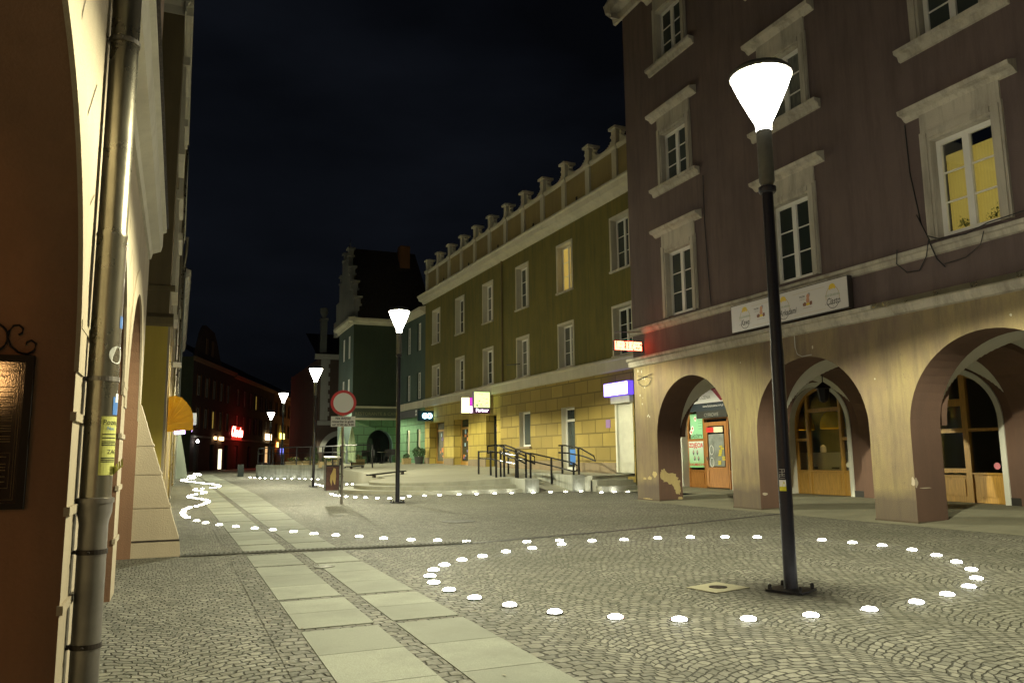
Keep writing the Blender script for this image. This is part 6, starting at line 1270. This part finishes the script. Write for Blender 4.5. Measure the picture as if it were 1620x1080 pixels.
b_ = MB(); b_.prism([(-0.22, -0.18, 0.86), (0.2, -0.18, 0.86), (0.2, 0.18, 0.9), (-0.22, 0.18, 0.9)], (0, 0, 0.02)); local(b_, 'hood', M_zinc, o); b_ = MB(); b_.box(0.165, 0.22, -0.02, 0.02, 0.1, 0.13); b_.box(0.165, 0.22, -0.02, 0.02, 0.42, 0.45); local(b_, 'bracket', M_black, o)
b_ = MB(); FBn = Fr((0, -0.151, 0), (1, 0, 0), (0, -1, 0)); b_.poly([FBn.p(*p, 0.004) for p in ((-0.09, 0.25), (-0.05, 0.12), (-0.02, 0.3), (0.02, 0.18), (0.05, 0.14), (0.07, 0.38), (0.06, 0.58), (-0.0, 0.60), (-0.03, 0.5), (-0.08, 0.4))]); local(b_, 'torn_paper', plain('torn ochre paper', (0.55, 0.40, 0.15), 0.8), o)
tag(MB().box(4.0, 4.4, 59.8, 60.2, 0, 0.85).build('waste_container', plain('dark box steel', (0.02, 0.03, 0.028), 0.5, 0.2, 0.2)), 'dark square waste container left of the curved concrete wall', 'waste container')
# benches (low slatted seats) on the terrace
def bench(p, q, label, n=3):
    p, q = Vector(p), Vector(q); d = (q-p).normalized(); nn = Vector((-d.y, d.x)); o = thing('low_bench', label, 'bench', (*(p), zt(p.x, p.y)))
    for k in range(n):
        b_ = MB(); a = p+nn*(0.13*k); b = q+nn*(0.13*k); za, zb_ = zt(a.x, a.y)+0.10, zt(b.x, b.y)+0.10; w2 = nn*0.05
        b_.prism([(a.x, a.y, za), (b.x, b.y, zb_), (b.x+w2.x*2, b.y+w2.y*2, zb_), (a.x+w2.x*2, a.y+w2.y*2, za)], (0, 0, 0.05)); b_.build('slat', M_black, o)
    for t_ in (0.1, 0.9):
        c = p+(q-p)*t_; z = zt(c.x, c.y); b_ = MB(); b_.box(c.x-0.04, c.x+0.04, c.y-0.02, c.y+0.3, z, z+0.10); b_.build('leg', M_iron, o)
bench((7.25, 31.9), (9.35, 34.2), 'long low black slatted bench near the round steps', 2); bench((8.75, 43.6), (9.75, 44.6), 'short low black slatted bench further back on the terrace', 3)
# manhole and covers
o = thing('manhole', 'square pale slab with a dark round cover inside the ring of lights', 'manhole cover', (4.75, 6.3, 0))
b_ = MB(); c_ = [(-0.27, 0.13), (0.18, 0.26), (0.26, -0.14), (-0.2, -0.24)]; b_.prism([(x, y, 0.003) for x, y in c_], (0, 0, 0.006)); local(b_, 'slab', plaster('pale concrete slab', (0.42, 0.40, 0.27), (0.3, 0.28, 0.19)), o); b_ = MB(); b_.lathe([(0.085, 0.009), (0.085, 0.014), (0.06, 0.016)], (0, 0, 0), 20); local(b_, 'cover', M_iron, o)
tag(MB().lathe([(0.12, 0.01), (0.12, 0.014)], (1.62, 9.45, 0), 20).build('manhole', plain('worn iron cover', (0.12, 0.12, 0.08), 0.6, 0.3, 0.4)), 'round iron cover set in the slab path before the drain', 'manhole cover')
tag(MB().lathe([(0.33, 0.002), (0.33, 0.008)], (5.1, 14.8, 0), 20).build('manhole', plain('dark iron cover', (0.05, 0.05, 0.04), 0.6, 0.3, 0.4)), 'round dark iron cover in the setts between the ring and the steps', 'manhole cover')
mb = MB(); r_ = random.Random(21)
for _ in range(170):
    x, y = r_.uniform(-0.2, 12), r_.uniform(3.2, 20); a = r_.uniform(0, 6.28); l = r_.uniform(0.006, 0.016); w2 = l*r_.uniform(0.3, 0.8)
    u_ = Vector((math.cos(a), math.sin(a), 0)); v_ = Vector((-math.sin(a), math.cos(a), 0)); p = Vector((x, y, 0.013)); mb.poly([p-u_*l-v_*w2, p+u_*l-v_*w2+Vector((0, 0, 0.004)), p+u_*l+v_*w2, p-u_*l+v_*w2+Vector((0, 0, 0.003))], r_.choice((0, 0, 1)))
tag(mb.build('litter', [plain('pale scraps', (0.5, 0.47, 0.36), 0.8), plain('dry leaf scraps', (0.14, 0.10, 0.05), 0.8)]), 'tiny scraps, cigarette ends and leaf bits scattered on the setts', 'litter', kind='stuff')
# ramp handrails
def rail(label, posts, rails, loc):
    o = thing('handrail', label, 'handrail', loc)
    for x, y, z0, z1 in posts: MB().tube([(x, y, z0), (x, y, z1)], 0.042, 8).build('post', M_black, o)
    for pth_ in rails: MB().tube(pth_, 0.028, 8).build('bar', plain('worn shiny black bar', (0.03, 0.03, 0.03), 0.22, 0.8), o)
    return o
def H(p, h): return (p[0], p[1], p[2]+h)
a1, a2, a3, a4 = (11.3, 30.3, .47), (11.28, 28.9, .47), (11.05, 27.3, .47), (11.2, 26.2, .47)
rail('long black handrail of posts and two bars on the left side of the ramp', [(p[0], p[1], p[2]-0.05, p[2]+1.0) for p in (a1, a2, a3, a4)], [[H(a1, 0.97), H(a2, 0.97), H(a3, 0.9), H(a4, 0.8)], [H(a1, 0.7), H(a2, 0.68), H(a3, 0.6), H(a4, 0.5)]], a1)
b1_, b2_, b3_, b4_ = (12.15, 29.2, .5), (12.4, 27.6, .38), (12.75, 26.5, .2), (13.0, 25.2, .03)
rail('black handrail with two bars descending along the right side of the ramp', [(p[0], p[1], p[2]-0.05, p[2]+0.98) for p in (b1_, b2_, b3_, b4_)], [[H(b1_, 0.97), H(b2_, 0.97), H(b3_, 0.97), H(b4_, 0.95), (13.06, 25.05, .9), (13.06, 25.05, .72), H(b4_, 0.66), H(b3_, 0.68), H(b2_, 0.68), H(b1_, 0.68)]], b2_)
c1_, c2_ = (11.2, 25.9, .46), (11.25, 25.2, .46)
for dx, lb in ((-0.0, 'short steep black stair handrail on the left ramp wall, nearer the steps'), (0.32, 'short steep black stair handrail just right of the first, on the ramp wall')):
    P = [(c1_[0]+dx-0.55, 27.6, 1.62), (c1_[0]+dx-0.3, 27.3, 1.66), (c1_[0]+dx, 25.9, 1.34), (c1_[0]+dx+0.1, 25.5, 1.22)]
    rail(lb, [(c1_[0]+dx-0.02, 26.0, 0.4, 1.36), (c1_[0]+dx-0.33, 27.3, 0.42, 1.65)], [P+[(c1_[0]+dx+0.1, 25.5, 1.0)]+[(x, y, z-0.25) for x, y, z in P[::-1]]+[P[0]]], (c1_[0]+dx, 26, .46))
P = [(13.1, 26.6, 1.62), (13.35, 26.5, 1.62), (13.45, 25.5, 1.5), (13.5, 24.6, 1.22), (13.5, 24.5, 1.05), (13.45, 25.3, 1.22), (13.35, 26.4, 1.34), (13.1, 26.6, 1.36)]
rail('black stair handrail with curled end on the right ramp wall by the shutter', [(13.2, 26.5, 0.5, 1.62), (13.42, 25.6, 0.5, 1.5)], [P], (13.4, 26, .5))
